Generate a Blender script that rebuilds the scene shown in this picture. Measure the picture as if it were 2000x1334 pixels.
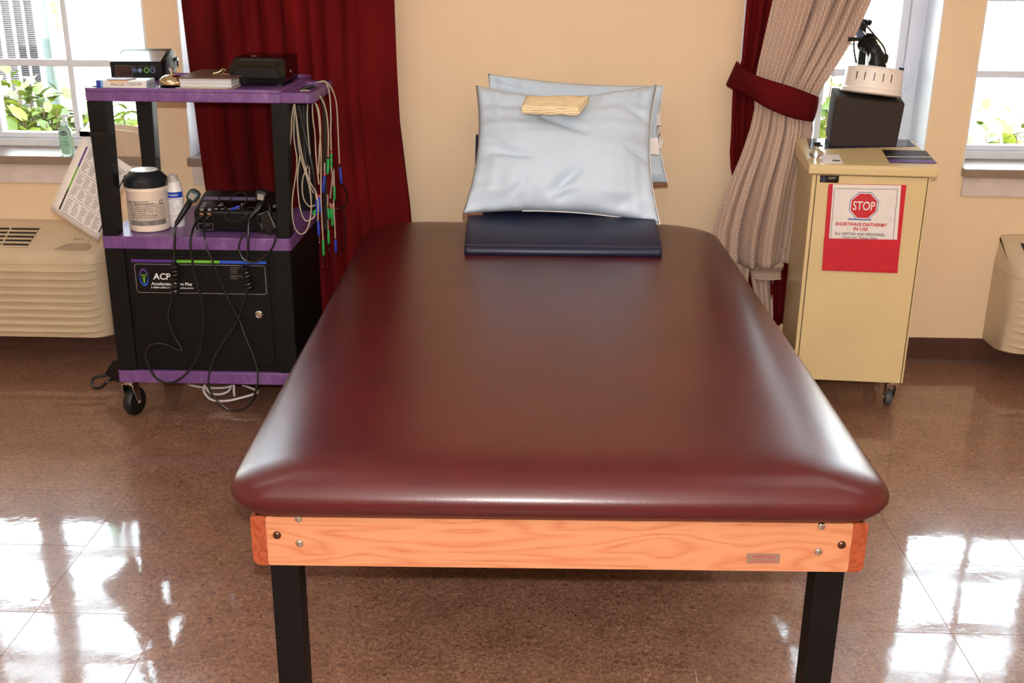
import bpy, bmesh, math, random
from mathutils import Vector as V, Matrix as M, noise
random.seed(7)
PI = math.pi
SC = bpy.context.scene
COL = SC.collection
for _o in list(bpy.data.objects):
    bpy.data.objects.remove(_o)

# ---------------------------------------------------------------- camera, sky, sun, lights, exposure
def set_camera():
    yaw, pitch, roll = math.radians(1.365), math.radians(19.55), math.radians(0.55)
    f = V((-math.sin(yaw)*math.cos(pitch), math.cos(yaw)*math.cos(pitch), -math.sin(pitch)))
    rt = V((math.cos(yaw), math.sin(yaw), 0))
    up = rt.cross(f)
    R = rt*math.cos(roll) + up*math.sin(roll)
    U = up*math.cos(roll) - rt*math.sin(roll)
    cam = bpy.data.cameras.new('camera')
    cam.sensor_width = 36.0
    cam.lens = 36.0*2147/2000
    cam.clip_start = 0.05
    ob = bpy.data.objects.new('camera', cam)
    COL.objects.link(ob)
    m = M.Identity(4)
    for i in range(3):
        m[i][0] = R[i]; m[i][1] = U[i]; m[i][2] = -f[i]
    m.translation = V((0, 0, 1.5))
    ob.matrix_world = m
    SC.camera = ob
set_camera()

SC.view_settings.view_transform = 'Standard'
SC.view_settings.look = 'None'
SC.view_settings.gamma = 1.0
SC.view_settings.use_curve_mapping = False
SC.view_settings.exposure = 0.0

wd = bpy.data.worlds.new('sky')
SC.world = wd
wd.use_nodes = True
_bg = wd.node_tree.nodes['Background']
_bg.inputs['Color'].default_value = (0.78, 0.89, 1.0, 1)
_bg.inputs['Strength'].default_value = 18.0

def lamp(name, kind, loc, energy, color, rot=None, **kw):
    l = bpy.data.lights.new(name, kind)
    l.energy = energy
    l.color = color
    for k, v in kw.items():
        setattr(l, k, v)
    o = bpy.data.objects.new(name, l)
    o.location = loc
    if rot: o.rotation_euler = rot
    COL.objects.link(o)
    return o
# sun high behind the building: falls on the facade across the way, not into this room
lamp('sun', 'SUN', (0, -5, 8), 46.0, (1.0, 0.97, 0.9), (math.radians(48), 0, math.radians(-12)), angle=0.01)
# the camera's own flash, just above the lens
lamp('flash', 'POINT', (0.0, -0.02, 1.61), 215.0, (1.0, 0.96, 0.92), shadow_soft_size=0.02)
CEILING_LAMP = 46.0

# ---------------------------------------------------------------- materials
def lin(c):
    o = []
    for x in c:
        x = x/255.0
        o.append(x/12.92 if x <= 0.04045 else ((x+0.055)/1.055)**2.4)
    return o
MATS = {}
def newmat(name):
    m = bpy.data.materials.new(name)
    m.use_nodes = True
    nt = m.node_tree
    return m, nt, nt.nodes['Principled BSDF']
def N(nt, t, **kw):
    n = nt.nodes.new(t)
    for k, v in kw.items():
        if k in n.inputs: n.inputs[k].default_value = v
        else: setattr(n, k, v)
    return n
def mapping(nt, scale=(1, 1, 1), rot=(0, 0, 0), coord='Object'):
    tc = N(nt, 'ShaderNodeTexCoord')
    mp = N(nt, 'ShaderNodeMapping')
    mp.inputs['Scale'].default_value = scale
    mp.inputs['Rotation'].default_value = rot
    nt.links.new(tc.outputs[coord], mp.inputs['Vector'])
    return mp
def ramp(nt, src, stops):
    r = N(nt, 'ShaderNodeValToRGB')
    el = r.color_ramp.elements
    while len(el) < len(stops): el.new(0.5)
    for e, (p, c) in zip(el, stops):
        e.position = p
        e.color = (*lin(c), 1)
    nt.links.new(src, r.inputs['Fac'])
    return r
def bump(nt, bs, src, strength, dist=0.002):
    b = N(nt, 'ShaderNodeBump')
    b.inputs['Strength'].default_value = strength
    b.inputs['Distance'].default_value = dist
    nt.links.new(src, b.inputs['Height'])
    nt.links.new(b.outputs['Normal'], bs.inputs['Normal'])
    return b
def mat(name, col, rough=0.5, metal=0.0, spec=0.5, var=0.06, scale=25.0, bmp=0.0, bscale=None, coat=0.0,
        sheen=0.0, coat_rough=0.08, stretch=(1, 1, 1)):
    if name in MATS: return MATS[name]
    m, nt, bs = newmat(name)
    mp = mapping(nt, stretch)
    nz = N(nt, 'ShaderNodeTexNoise'); nz.inputs['Scale'].default_value = scale; nz.inputs['Detail'].default_value = 4
    nt.links.new(mp.outputs[0], nz.inputs['Vector'])
    lo = [max(0, c*(1-var)) for c in col]; hi = [min(255, c*(1+var)) for c in col]
    r = ramp(nt, nz.outputs['Fac'], [(0.3, lo), (0.7, hi)])
    nt.links.new(r.outputs['Color'], bs.inputs['Base Color'])
    bs.inputs['Roughness'].default_value = rough
    bs.inputs['Metallic'].default_value = metal
    bs.inputs['Specular IOR Level'].default_value = spec
    bs.inputs['Coat Weight'].default_value = coat
    bs.inputs['Coat Roughness'].default_value = coat_rough
    if sheen:
        bs.inputs['Sheen Weight'].default_value = sheen
        bs.inputs['Sheen Roughness'].default_value = 0.35
        bs.inputs['Sheen Tint'].default_value = (*lin(hi), 1)
    if bmp:
        nb = N(nt, 'ShaderNodeTexNoise'); nb.inputs['Scale'].default_value = bscale or scale*4; nb.inputs['Detail'].default_value = 3
        nt.links.new(mp.outputs[0], nb.inputs['Vector'])
        bump(nt, bs, nb.outputs['Fac'], bmp)
    MATS[name] = m
    return m

def floor_mat():
    m, nt, bs = newmat('waxed_brown_floor_tile')
    tc = N(nt, 'ShaderNodeNewGeometry')
    mp = N(nt, 'ShaderNodeMapping')
    nt.links.new(tc.outputs['Position'], mp.inputs['Vector'])
    a = N(nt, 'ShaderNodeTexNoise', Scale=95.0, Detail=5.0, Roughness=0.65, Distortion=1.2)
    b = N(nt, 'ShaderNodeTexNoise', Scale=9.0, Detail=3.0)
    for n in (a, b): nt.links.new(mp.outputs[0], n.inputs['Vector'])
    r = ramp(nt, a.outputs['Fac'], [(0.34, (100, 71, 57)), (0.47, (138, 101, 82)), (0.56, (152, 114, 93)), (0.68, (184, 144, 119))])
    mx = N(nt, 'ShaderNodeMix', data_type='RGBA', blend_type='MULTIPLY')
    r2 = ramp(nt, b.outputs['Fac'], [(0.3, (228, 222, 218)), (0.7, (255, 255, 255))])
    mx.inputs[0].default_value = 1.0
    nt.links.new(r.outputs['Color'], mx.inputs[6]); nt.links.new(r2.outputs['Color'], mx.inputs[7])
    nt.links.new(mx.outputs[2], bs.inputs['Base Color'])
    bs.inputs['Roughness'].default_value = 0.42
    bs.inputs['Specular IOR Level'].default_value = 0.5
    bs.inputs['Coat Weight'].default_value = 0.9
    bs.inputs['Coat IOR'].default_value = 1.55
    c = N(nt, 'ShaderNodeTexNoise', Scale=45.0, Detail=4.0)
    d = N(nt, 'ShaderNodeTexNoise', Scale=5.0, Detail=2.0)
    for n in (c, d): nt.links.new(mp.outputs[0], n.inputs['Vector'])
    rr = N(nt, 'ShaderNodeMapRange'); rr.inputs[1].default_value = 0.3; rr.inputs[2].default_value = 0.75
    rr.inputs[3].default_value = 0.03; rr.inputs[4].default_value = 0.10
    nt.links.new(d.outputs['Fac'], rr.inputs[0]); nt.links.new(rr.outputs[0], bs.inputs['Coat Roughness'])
    ad = N(nt, 'ShaderNodeMath', operation='MULTIPLY_ADD'); ad.inputs[1].default_value = 0.12
    nt.links.new(c.outputs['Fac'], ad.inputs[0]); nt.links.new(d.outputs['Fac'], ad.inputs[2])
    bb = N(nt, 'ShaderNodeBump'); bb.inputs['Strength'].default_value = 0.045; bb.inputs['Distance'].default_value = 0.02
    nt.links.new(ad.outputs[0], bb.inputs['Height'])
    nt.links.new(bb.outputs['Normal'], bs.inputs['Coat Normal'])
    return m

def oak_mat(name, light, mid, dark, axis='x'):
    m, nt, bs = newmat(name)
    sc = (1.1, 5, 9) if axis == 'x' else (9, 1.1, 9)
    mp = mapping(nt, sc)
    w = N(nt, 'ShaderNodeTexNoise', Scale=1.6, Detail=2.0, Distortion=0.6)
    nt.links.new(mp.outputs[0], w.inputs['Vector'])
    mul = N(nt, 'ShaderNodeMath', operation='MULTIPLY'); mul.inputs[1].default_value = 11.0
    nt.links.new(w.outputs['Fac'], mul.inputs[0])
    fr = N(nt, 'ShaderNodeMath', operation='PINGPONG'); fr.inputs[1].default_value = 0.5
    nt.links.new(mul.outputs[0], fr.inputs[0])
    mp2 = mapping(nt, (6, 60, 140) if axis == 'x' else (140, 6, 140))
    g = N(nt, 'ShaderNodeTexNoise', Scale=2.2, Detail=3.0)
    nt.links.new(mp2.outputs[0], g.inputs['Vector'])
    ad = N(nt, 'ShaderNodeMath', operation='MULTIPLY_ADD'); ad.inputs[1].default_value = 0.55
    nt.links.new(g.outputs['Fac'], ad.inputs[0]); nt.links.new(fr.outputs[0], ad.inputs[2])
    r = ramp(nt, ad.outputs[0], [(0.12, dark), (0.34, mid), (0.62, light)])
    nt.links.new(r.outputs['Color'], bs.inputs['Base Color'])
    bs.inputs['Roughness'].default_value = 0.38
    bump(nt, bs, ad.outputs[0], 0.08, 0.001)
    return m

def beige_fabric_mat():
    m, nt, bs = newmat('dotted_beige_drape_fabric')
    tc = N(nt, 'ShaderNodeTexCoord')
    mp = N(nt, 'ShaderNodeMapping')
    nt.links.new(tc.outputs['UV'], mp.inputs['Vector'])
    v = N(nt, 'ShaderNodeTexVoronoi', Scale=1.0); v.inputs['Randomness'].default_value = 0.12
    mp.inputs['Scale'].default_value = (80, 80, 1); mp.inputs['Rotation'].default_value = (0, 0, PI/4)
    nt.links.new(mp.outputs[0], v.inputs['Vector'])
    r = ramp(nt, v.outputs['Distance'], [(0.18, (212, 186, 164)), (0.42, (174, 148, 134))])
    nt.links.new(r.outputs['Color'], bs.inputs['Base Color'])
    bs.inputs['Roughness'].default_value = 0.5
    bs.inputs['Specular IOR Level'].default_value = 0.35
    bs.inputs['Sheen Weight'].default_value = 0.15
    bump(nt, bs, v.outputs['Distance'], 0.35, 0.003)
    return m

def velvet_mat(name, col):
    m, nt, bs = newmat(name)
    mp = mapping(nt, (1, 1, 0.35))
    n1 = N(nt, 'ShaderNodeTexNoise', Scale=7.0, Detail=4.0)
    n2 = N(nt, 'ShaderNodeTexNoise', Scale=260.0, Detail=2.0)
    for n in (n1, n2): nt.links.new(mp.outputs[0], n.inputs['Vector'])
    r = ramp(nt, n1.outputs['Fac'], [(0.3, [c*0.78 for c in col]), (0.7, [c*1.12 for c in col])])
    nt.links.new(r.outputs['Color'], bs.inputs['Base Color'])
    bs.inputs['Roughness'].default_value = 0.9
    bs.inputs['Specular IOR Level'].default_value = 0.1
    bs.inputs['Sheen Weight'].default_value = 0.35
    bs.inputs['Sheen Roughness'].default_value = 0.4
    bs.inputs['Sheen Tint'].default_value = (*lin([min(255, c*1.7) for c in col]), 1)
    bump(nt, bs, n2.outputs['Fac'], 0.25, 0.001)
    return m

def vinyl_mat(name, col, rough, grain=420.0, spec=0.5):
    m, nt, bs = newmat(name)
    mp = mapping(nt)
    v = N(nt, 'ShaderNodeTexVoronoi', Scale=grain)
    n1 = N(nt, 'ShaderNodeTexNoise', Scale=5.0, Detail=3.0)
    for n in (v, n1): nt.links.new(mp.outputs[0], n.inputs['Vector'])
    r = ramp(nt, n1.outputs['Fac'], [(0.3, [c*0.93 for c in col]), (0.7, [min(255, c*1.06) for c in col])])
    nt.links.new(r.outputs['Color'], bs.inputs['Base Color'])
    bs.inputs['Roughness'].default_value = rough
    bs.inputs['Specular IOR Level'].default_value = spec
    bump(nt, bs, v.outputs['Distance'], 0.12, 0.0006)
    return m

def scratched_purple_mat():
    m, nt, bs = newmat('scuffed_purple_plastic')
    mp = mapping(nt, (1, 1, 0.5), (0.3, 0.5, 0.4))
    n1 = N(nt, 'ShaderNodeTexNoise', Scale=16.0, Detail=6.0, Roughness=0.7, Distortion=0.8)
    n2 = N(nt, 'ShaderNodeTexNoise', Scale=70.0, Detail=6.0, Roughness=0.8, Distortion=2.0)
    for n in (n1, n2): nt.links.new(mp.outputs[0], n.inputs['Vector'])
    r = ramp(nt, n1.outputs['Fac'], [(0.35, (98, 62, 120)), (0.55, (112, 74, 134)), (0.72, (138, 104, 156))])
    r2 = ramp(nt, n2.outputs['Fac'], [(0.56, (0, 0, 0)), (0.72, (200, 200, 200))])
    mx = N(nt, 'ShaderNodeMix', data_type='RGBA')
    nt.links.new(r2.outputs['Color'], mx.inputs[0])
    nt.links.new(r.outputs['Color'], mx.inputs[6]); mx.inputs[7].default_value = (*lin((178, 148, 190)), 1)
    nt.links.new(mx.outputs[2], bs.inputs['Base Color'])
    bs.inputs['Roughness'].default_value = 0.36
    bump(nt, bs, n1.outputs['Fac'], 0.1, 0.002)
    return m

def glass_mat():
    m = bpy.data.materials.new('window_glass'); m.use_nodes = True
    nt = m.node_tree; nt.nodes.clear()
    out = N(nt, 'ShaderNodeOutputMaterial')
    t = N(nt, 'ShaderNodeBsdfTransparent'); t.inputs['Color'].default_value = (0.93, 0.96, 0.95, 1)
    g = N(nt, 'ShaderNodeBsdfGlossy'); g.inputs['Roughness'].default_value = 0.02
    fr = N(nt, 'ShaderNodeFresnel'); fr.inputs['IOR'].default_value = 1.45
    mx = N(nt, 'ShaderNodeMixShader')
    nt.links.new(fr.outputs[0], mx.inputs[0]); nt.links.new(t.outputs[0], mx.inputs[1]); nt.links.new(g.outputs[0], mx.inputs[2])
    nt.links.new(mx.outputs[0], out.inputs['Surface'])
    return m
def clear_mat(name, col, rough=0.05, trans=0.9):
    m, nt, bs = newmat(name)
    mp = mapping(nt)
    nz = N(nt, 'ShaderNodeTexNoise', Scale=20.0)
    nt.links.new(mp.outputs[0], nz.inputs['Vector'])
    r = ramp(nt, nz.outputs['Fac'], [(0.3, [c*0.97 for c in col]), (0.7, col)])
    nt.links.new(r.outputs['Color'], bs.inputs['Base Color'])
    bs.inputs['Transmission Weight'].default_value = trans
    bs.inputs['Roughness'].default_value = rough
    bs.inputs['IOR'].default_value = 1.35
    return m
def leaf_mat(name, a, b):
    m, nt, bs = newmat(name)
    oi = N(nt, 'ShaderNodeObjectInfo')
    r = ramp(nt, oi.outputs['Random'], [(0.0, a), (1.0, b)])
    mp = mapping(nt); nz = N(nt, 'ShaderNodeTexNoise', Scale=40.0)
    nt.links.new(mp.outputs[0], nz.inputs['Vector'])
    mx = N(nt, 'ShaderNodeMix', data_type='RGBA', blend_type='MULTIPLY'); mx.inputs[0].default_value = 0.3
    nt.links.new(r.outputs['Color'], mx.inputs[6]); nt.links.new(nz.outputs['Fac'], mx.inputs[7])
    nt.links.new(mx.outputs[2], bs.inputs['Base Color'])
    bs.inputs['Roughness'].default_value = 0.55
    return m
def emit_mat(name, col, s):
    m = bpy.data.materials.new(name); m.use_nodes = True
    nt = m.node_tree; nt.nodes.clear()
    out = N(nt, 'ShaderNodeOutputMaterial'); e = N(nt, 'ShaderNodeEmission')
    e.inputs['Color'].default_value = (*col, 1); e.inputs['Strength'].default_value = s
    nt.links.new(e.outputs[0], out.inputs['Surface'])
    return m

WALL = mat('cream_wall_paint', (234, 208, 174), 0.75, var=0.012, scale=3, bmp=0.06, bscale=220, spec=0.25)
CEIL = mat('ceiling_paint', (236, 232, 224), 0.9, var=0.02, scale=4, bmp=0.05)
FLOOR = floor_mat()
BASEB = mat('brown_rubber_baseboard', (74, 44, 36), 0.45, var=0.08)
WHITE = mat('white_window_vinyl', (224, 231, 244), 0.4, var=0.015, scale=5)
SILL = mat('grey_brown_sill_laminate', (142, 124, 110), 0.3, var=0.05)
APRON = mat('pale_apron_paint', (214, 200, 194), 0.6, var=0.03)
GLASS = glass_mat()
OAK = oak_mat('oak_rail_face', (200, 136, 98), (192, 122, 86), (168, 98, 66))
OAKEND = oak_mat('oak_end_grain', (160, 78, 46), (144, 64, 36), (118, 48, 28), 'y')
BURG = vinyl_mat('burgundy_vinyl', (74, 19, 22), 0.31, spec=0.5)
NAVY = vinyl_mat('navy_vinyl', (18, 26, 56), 0.42)
BLACKM = mat('black_painted_steel', (12, 11, 12), 0.5, spec=0.22, var=0.1, bmp=0.05, bscale=300)
BLACKP = mat('black_plastic', (12, 12, 13), 0.4, spec=0.35, var=0.15)
BLACKG = mat('glossy_black_plastic', (9, 9, 10), 0.16, var=0.1)
BLACKW = mat('black_post_coating', (13, 13, 14), 0.5, spec=0.22, var=0.12, bmp=0.04, bscale=250)
RUBBER = mat('black_rubber', (12, 12, 13), 0.5, var=0.1)
CABLEB = mat('black_cable', (16, 15, 15), 0.35, var=0.1)
CABLEG = mat('grey_beige_lead', (176, 162, 142), 0.45, var=0.05)
CABLEW = mat('white_cable', (214, 208, 214), 0.45, var=0.04)
CHROME = mat('chrome', (214, 214, 216), 0.14, metal=1.0, var=0.03)
GOLD = mat('brassy_chrome', (216, 196, 160), 0.08, metal=1.0, var=0.03)
BRONZE = mat('dark_bolt_bronze', (110, 84, 70), 0.3, metal=1.0, var=0.08)
PURPLE = scratched_purple_mat()
VELVET = velvet_mat('dark_red_velvet', (98, 15, 17))
VELVET2 = velvet_mat('burgundy_tie_velvet', (82, 11, 15))
BEIGE = beige_fabric_mat()
PTAC = mat('ptac_beige_plastic', (206, 186, 156), 0.45, var=0.025, scale=6, bmp=0.04, bscale=500)
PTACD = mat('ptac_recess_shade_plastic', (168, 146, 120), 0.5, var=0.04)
SLOT = mat('dark_slot', (34, 30, 28), 0.7, var=0.1)
CREAM = mat('cream_enamel', (216, 194, 146), 0.3, var=0.02, scale=5, coat=0.25)
CREAMD = mat('cream_gap', (104, 84, 52), 0.6, var=0.1)
PILLOW = mat('pale_blue_ticking', (198, 216, 236), 0.5, var=0.025, scale=6, bmp=0.1, bscale=160, spec=0.35)
PIPING = mat('white_piping', (228, 230, 232), 0.6, var=0.03)
UNDERSHADE = mat('brown_underside_shade', (140, 92, 66), 0.7, var=0.06)  # brown tint standing in for the shade beneath the pillows
CLOTH = mat('yellow_washcloth_terry', (248, 228, 190), 0.9, var=0.03, scale=30, bmp=0.6, bscale=420)
PAPER = mat('white_paper', (228, 222, 218), 0.6, var=0.02)
PAPERG = mat('grey_print', (150, 142, 138), 0.7, var=0.08)
INK = mat('black_ink', (40, 36, 36), 0.6, var=0.05)
INKLIGHT = mat('white_ink', (226, 226, 226), 0.5, var=0.02)
REDINK = mat('red_ink', (196, 36, 48), 0.5, var=0.03)
BLUEINK = mat('blue_ink', (110, 130, 176), 0.5, var=0.04)
REDCARD = mat('red_card_pocket', (198, 28, 46), 0.45, var=0.04)
STRIPEP = mat('purple_ink', (84, 44, 132), 0.4, var=0.04)
STRIPEG = mat('green_ink', (108, 176, 56), 0.4, var=0.04)
STRIPEB = mat('blue_stripe_ink', (34, 84, 200), 0.4, var=0.04)
GREENP = mat('green_plug_plastic', (30, 150, 70), 0.4, var=0.05)
BLUEP = mat('blue_plug_plastic', (28, 54, 170), 0.4, var=0.05)
REDP = mat('red_plug_plastic', (206, 44, 40), 0.4, var=0.05)
FOAM = mat('charcoal_foam', (60, 54, 51), 0.95, var=0.25, scale=260, bmp=0.7, bscale=300, spec=0.1)
DRUM = mat('white_drum_plastic', (238, 230, 222), 0.35, var=0.015, scale=5)
GREYDEV = mat('grey_lacquer_panel', (60, 60, 62), 0.35, var=0.06)
PLATE = mat('brushed_caution_plate', (168, 138, 122), 0.4, metal=0.5, var=0.05)
TAN = mat('manila_card', (216, 192, 158), 0.6, var=0.03)
BOARD = mat('brown_clipboard', (96, 74, 64), 0.35, var=0.08)
LTBLUE = mat('pale_blue_carton', (182, 200, 214), 0.5, var=0.03)
DKBLUE = mat('dark_blue_carton_end', (36, 52, 150), 0.5, var=0.04)
MIDBLUE = mat('light_blue_carton_band', (110, 168, 226), 0.5, var=0.04)
CARTONBR = mat('brown_carton_flap', (120, 72, 58), 0.6, var=0.05)
WIPE = mat('ivory_canister', (232, 216, 200), 0.35, var=0.02, scale=5)
BOTTLE = mat('white_bottle', (232, 230, 228), 0.35, var=0.02, scale=5)
GEL = clear_mat('green_sanitizer_gel', (206, 244, 222), 0.1, 0.8)
CLEAR = clear_mat('clear_plastic', (246, 246, 244), 0.03, 0.95)
BINMAT = mat('beige_basin_plastic', (214, 192, 168), 0.5, var=0.03)
TEAL = mat('dark_teal_grip', (34, 62, 66), 0.35, var=0.1)
EXTWALL = mat('white_render_facade', (236, 234, 228), 0.8, var=0.02, scale=2, bmp=0.05)
EXTBRICK = mat('yellow_brick', (214, 190, 110), 0.8, var=0.08)
LOUVER = mat('louver_grey', (36, 34, 40), 0.6, var=0.08)
SPOUT = mat('pale_green_downspout', (62, 76, 72), 0.5, var=0.04)
GROUND = mat('mulch_ground', (96, 76, 58), 0.95, var=0.25, scale=14, bmp=0.6)
LEAF = leaf_mat('shrub_leaf', (84, 110, 28), (128, 146, 34))
LEAF2 = leaf_mat('shrub_leaf_pale', (86, 114, 40), (124, 142, 48))
TWIG = mat('shrub_twig', (96, 72, 56), 0.8, var=0.15)
LAMPGLOW = emit_mat('ceiling_diffuser_glow', (1.0, 0.93, 0.84), 3.6)

# ---------------------------------------------------------------- mesh building
def smooth_path(pts, k=6):
    pts = [V(p) for p in pts]
    if len(pts) < 3: return pts
    out = []
    P = [pts[0]*2-pts[1]] + pts + [pts[-1]*2-pts[-2]]
    for i in range(1, len(P)-2):
        a, b, c, d = P[i-1], P[i], P[i+1], P[i+2]
        for s in range(k):
            t = s/k
            out.append(0.5*((2*b)+(c-a)*t+(2*a-5*b+4*c-d)*t*t+(3*b-3*c+d-a)*t*t*t))
    out.append(pts[-1])
    return out
def rr(x0, x1, y0, y1, r, n=5):
    """rounded rectangle, counter-clockwise; r is one radius or four (x0y0, x1y0, x1y1, x0y1)"""
    rs = r if isinstance(r, (list, tuple)) else (r,)*4
    out = []
    for (cx, cy, a0, q) in ((x0, y0, PI, rs[0]), (x1, y0, 1.5*PI, rs[1]), (x1, y1, 0, rs[2]), (x0, y1, 0.5*PI, rs[3])):
        sx = 1 if cx == x0 else -1
        sy = 1 if cy == y0 else -1
        for i in range(n+1):
            a = a0 + 0.5*PI*i/n
            out.append((cx+sx*q+q*math.cos(a), cy+sy*q+q*math.sin(a)))
    return out
class MB:
    def __init__(s): s.v = []; s.f = []
    def add(s, vs, fs):
        o = len(s.v)
        s.v += [V(p) for p in vs]
        s.f += [[i+o for i in f] for f in fs]
        return s
    def bx(s, x0, x1, y0, y1, z0, z1):
        vs = [(x, y, z) for z in (z0, z1) for y in (y0, y1) for x in (x0, x1)]
        return s.add(vs, [(0, 2, 3, 1), (4, 5, 7, 6), (0, 1, 5, 4), (2, 6, 7, 3), (0, 4, 6, 2), (1, 3, 7, 5)])
    def hexa(s, bot, top):
        return s.add(list(bot)+list(top), [(3, 2, 1, 0), (4, 5, 6, 7), (0, 1, 5, 4), (1, 2, 6, 5), (2, 3, 7, 6), (3, 0, 4, 7)])
    def loft(s, rings, closed=True, caps=True):
        n = len(rings[0]); vs = [p for r in rings for p in r]; fs = []
        m = n if closed else n-1
        for i in range(len(rings)-1):
            for j in range(m):
                a = i*n+j; b = i*n+(j+1) % n
                fs.append((a, b, b+n, a+n))
        if caps and closed:
            fs.append(tuple(reversed(range(n)))); fs.append(tuple(range((len(rings)-1)*n, len(rings)*n)))
        return s.add(vs, fs)
    def prism(s, poly, lo, hi, ax='z'):
        def p(a, b, h):
            return (a, b, h) if ax == 'z' else ((a, h, b) if ax == 'y' else (h, a, b))
        return s.loft([[p(a, b, lo) for a, b in poly], [p(a, b, hi) for a, b in poly]])
    def frame(s, a, b):
        d = (V(b)-V(a)).normalized()
        u = d.cross(V((0, 0, 1))) if abs(d.z) < 0.95 else d.cross(V((1, 0, 0)))
        u.normalize(); return d, u, d.cross(u)
    def cyl(s, a, b, r0, r1=None, n=16, caps=True):
        r1 = r0 if r1 is None else r1
        d, u, w = s.frame(a, b)
        ring = lambda c, r: [V(c)+(u*math.cos(2*PI*i/n)+w*math.sin(2*PI*i/n))*r for i in range(n)]
        return s.loft([ring(a, r0), ring(b, r1)], True, caps)
    def lathe(s, prof, c=(0, 0, 0), n=24, axis=(0, 0, 1)):
        d = V(axis).normalized(); _, u, w = s.frame((0, 0, 0), d)
        return s.loft([[V(c)+d*z+(u*math.cos(2*PI*i/n)+w*math.sin(2*PI*i/n))*max(r, 1e-4) for i in range(n)] for r, z in prof])
    def tube(s, pts, r, n=6, k=6, closed=False):
        P = smooth_path(pts, k) if k > 1 else [V(p) for p in pts]
        rings = []; u = None
        for i, p in enumerate(P):
            t = (P[min(i+1, len(P)-1)]-P[max(i-1, 0)])
            if t.length < 1e-9: t = V((0, 0, 1))
            t.normalize()
            if u is None:
                u = t.orthogonal().normalized()
            else:
                u = (u-t*u.dot(t)); u = u.normalized() if u.length > 1e-6 else t.orthogonal().normalized()
            w = t.cross(u)
            rad = r(i/(len(P)-1)) if callable(r) else r
            rings.append([p+(u*math.cos(2*PI*j/n)+w*math.sin(2*PI*j/n))*rad for j in range(n)])
        return s.loft(rings)
    def sphere(s, c, r, n=14, m=8, sc=(1, 1, 1)):
        return s.loft([[V(c)+V((math.sin(PI*i/m)*math.cos(2*PI*j/n)*r*sc[0], math.sin(PI*i/m)*math.sin(2*PI*j/n)*r*sc[1], -math.cos(PI*i/m)*r*sc[2]))
                        if 0 < i < m else V(c)+V((1e-5*math.cos(2*PI*j/n), 1e-5*math.sin(2*PI*j/n), -math.cos(PI*i/m)*r*sc[2])) for j in range(n)] for i in range(m+1)])
    def torus(s, c, R, r, axis=(0, 1, 0), n=20, m=8, a0=0.0, a1=2*PI):
        d, u, w = s.frame((0, 0, 0), axis)
        full = abs(a1-a0-2*PI) < 1e-6
        q = n if full else n+1
        vs = []
        for i in range(q):
            a = a0+(a1-a0)*i/n
            e = u*math.cos(a)+w*math.sin(a)
            vs += [V(c)+e*(R+r*math.cos(2*PI*j/m))+d*r*math.sin(2*PI*j/m) for j in range(m)]
        fs = []
        for i in range(n if full else n):
            for j in range(m):
                a = i*m+j; b = i*m+(j+1) % m
                c2 = ((i+1) % q)*m+(j+1) % m; d2 = ((i+1) % q)*m+j
                fs.append((a, d2, c2, b))
        if not full:
            fs.append(tuple(range(m))); fs.append(tuple(reversed(range(n*m, n*m+m))))
        return s.add(vs, fs)
    def grid(s, fn, nu, nv):
        vs = [fn(i/nu, j/nv) for j in range(nv+1) for i in range(nu+1)]
        fs = [(j*(nu+1)+i, j*(nu+1)+i+1, (j+1)*(nu+1)+i+1, (j+1)*(nu+1)+i) for j in range(nv) for i in range(nu)]
        return s.add(vs, fs)
    def xf(s, m):
        s.v = [m @ p for p in s.v]; return s

WORLDM = {}
def thing(name, label=None, cat=None, loc=(0, 0, 0), rz=0.0, group=None):
    o = bpy.data.objects.new(name, None)
    o.empty_display_size = 0.05
    COL.objects.link(o)
    o.location = loc; o.rotation_euler = (0, 0, rz)
    WORLDM[o] = M.Translation(V(loc)) @ M.Rotation(rz, 4, 'Z')
    return tag(o, label, cat, group)
def tag(o, label=None, cat=None, group=None, kind=None):
    if label: o['label'] = label
    if cat: o['category'] = cat
    if group: o['group'] = group
    if kind: o['kind'] = kind
    return o
def obj(name, mb, m, parent=None, local=False, smooth=35, bev=0.0, seg=2, solid=0.0, sub=0, uv=None, label=None):
    """links one mesh object; vertices are world coordinates unless local, then in the parent's frame"""
    me = bpy.data.meshes.new(name)
    vs = mb.v
    pm = WORLDM.get(parent, M.Identity(4)) if parent is not None else M.Identity(4)
    if parent is not None and not local:
        inv = pm.inverted(); vs = [inv @ p for p in vs]
    me.from_pydata([tuple(p) for p in vs], [], mb.f)
    bm = bmesh.new(); bm.from_mesh(me)
    if not uv: bmesh.ops.recalc_face_normals(bm, faces=bm.faces)
    bm.to_mesh(me); bm.free()
    if uv:
        ul = me.uv_layers.new(name='UVMap')
        for lp in me.loops:
            ul.data[lp.index].uv = uv(lp.vertex_index)
    me.materials.append(m)
    if smooth:
        for p in me.polygons: p.use_smooth = True
        if smooth < 179: me.set_sharp_from_angle(angle=math.radians(smooth))
    o = bpy.data.objects.new(name, me)
    COL.objects.link(o)
    if parent is not None: o.parent = parent
    WORLDM[o] = pm
    if solid:
        md = o.modifiers.new('solid', 'SOLIDIFY'); md.thickness = abs(solid); md.offset = 0 if solid > 0 else -1
    if bev:
        md = o.modifiers.new('bevel', 'BEVEL'); md.width = bev; md.segments = seg; md.limit_method = 'ANGLE'; md.angle_limit = math.radians(40)
        md.harden_normals = False
    if sub:
        md = o.modifiers.new('sub', 'SUBSURF'); md.levels = sub; md.render_levels = sub
    if label: o['label'] = label
    return o
def struct(name, mb, m, parent=None, **kw):
    o = obj(name, mb, m, parent, **kw)
    o['kind'] = 'structure'
    return o
def box(*a): return MB().bx(*a)

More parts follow.
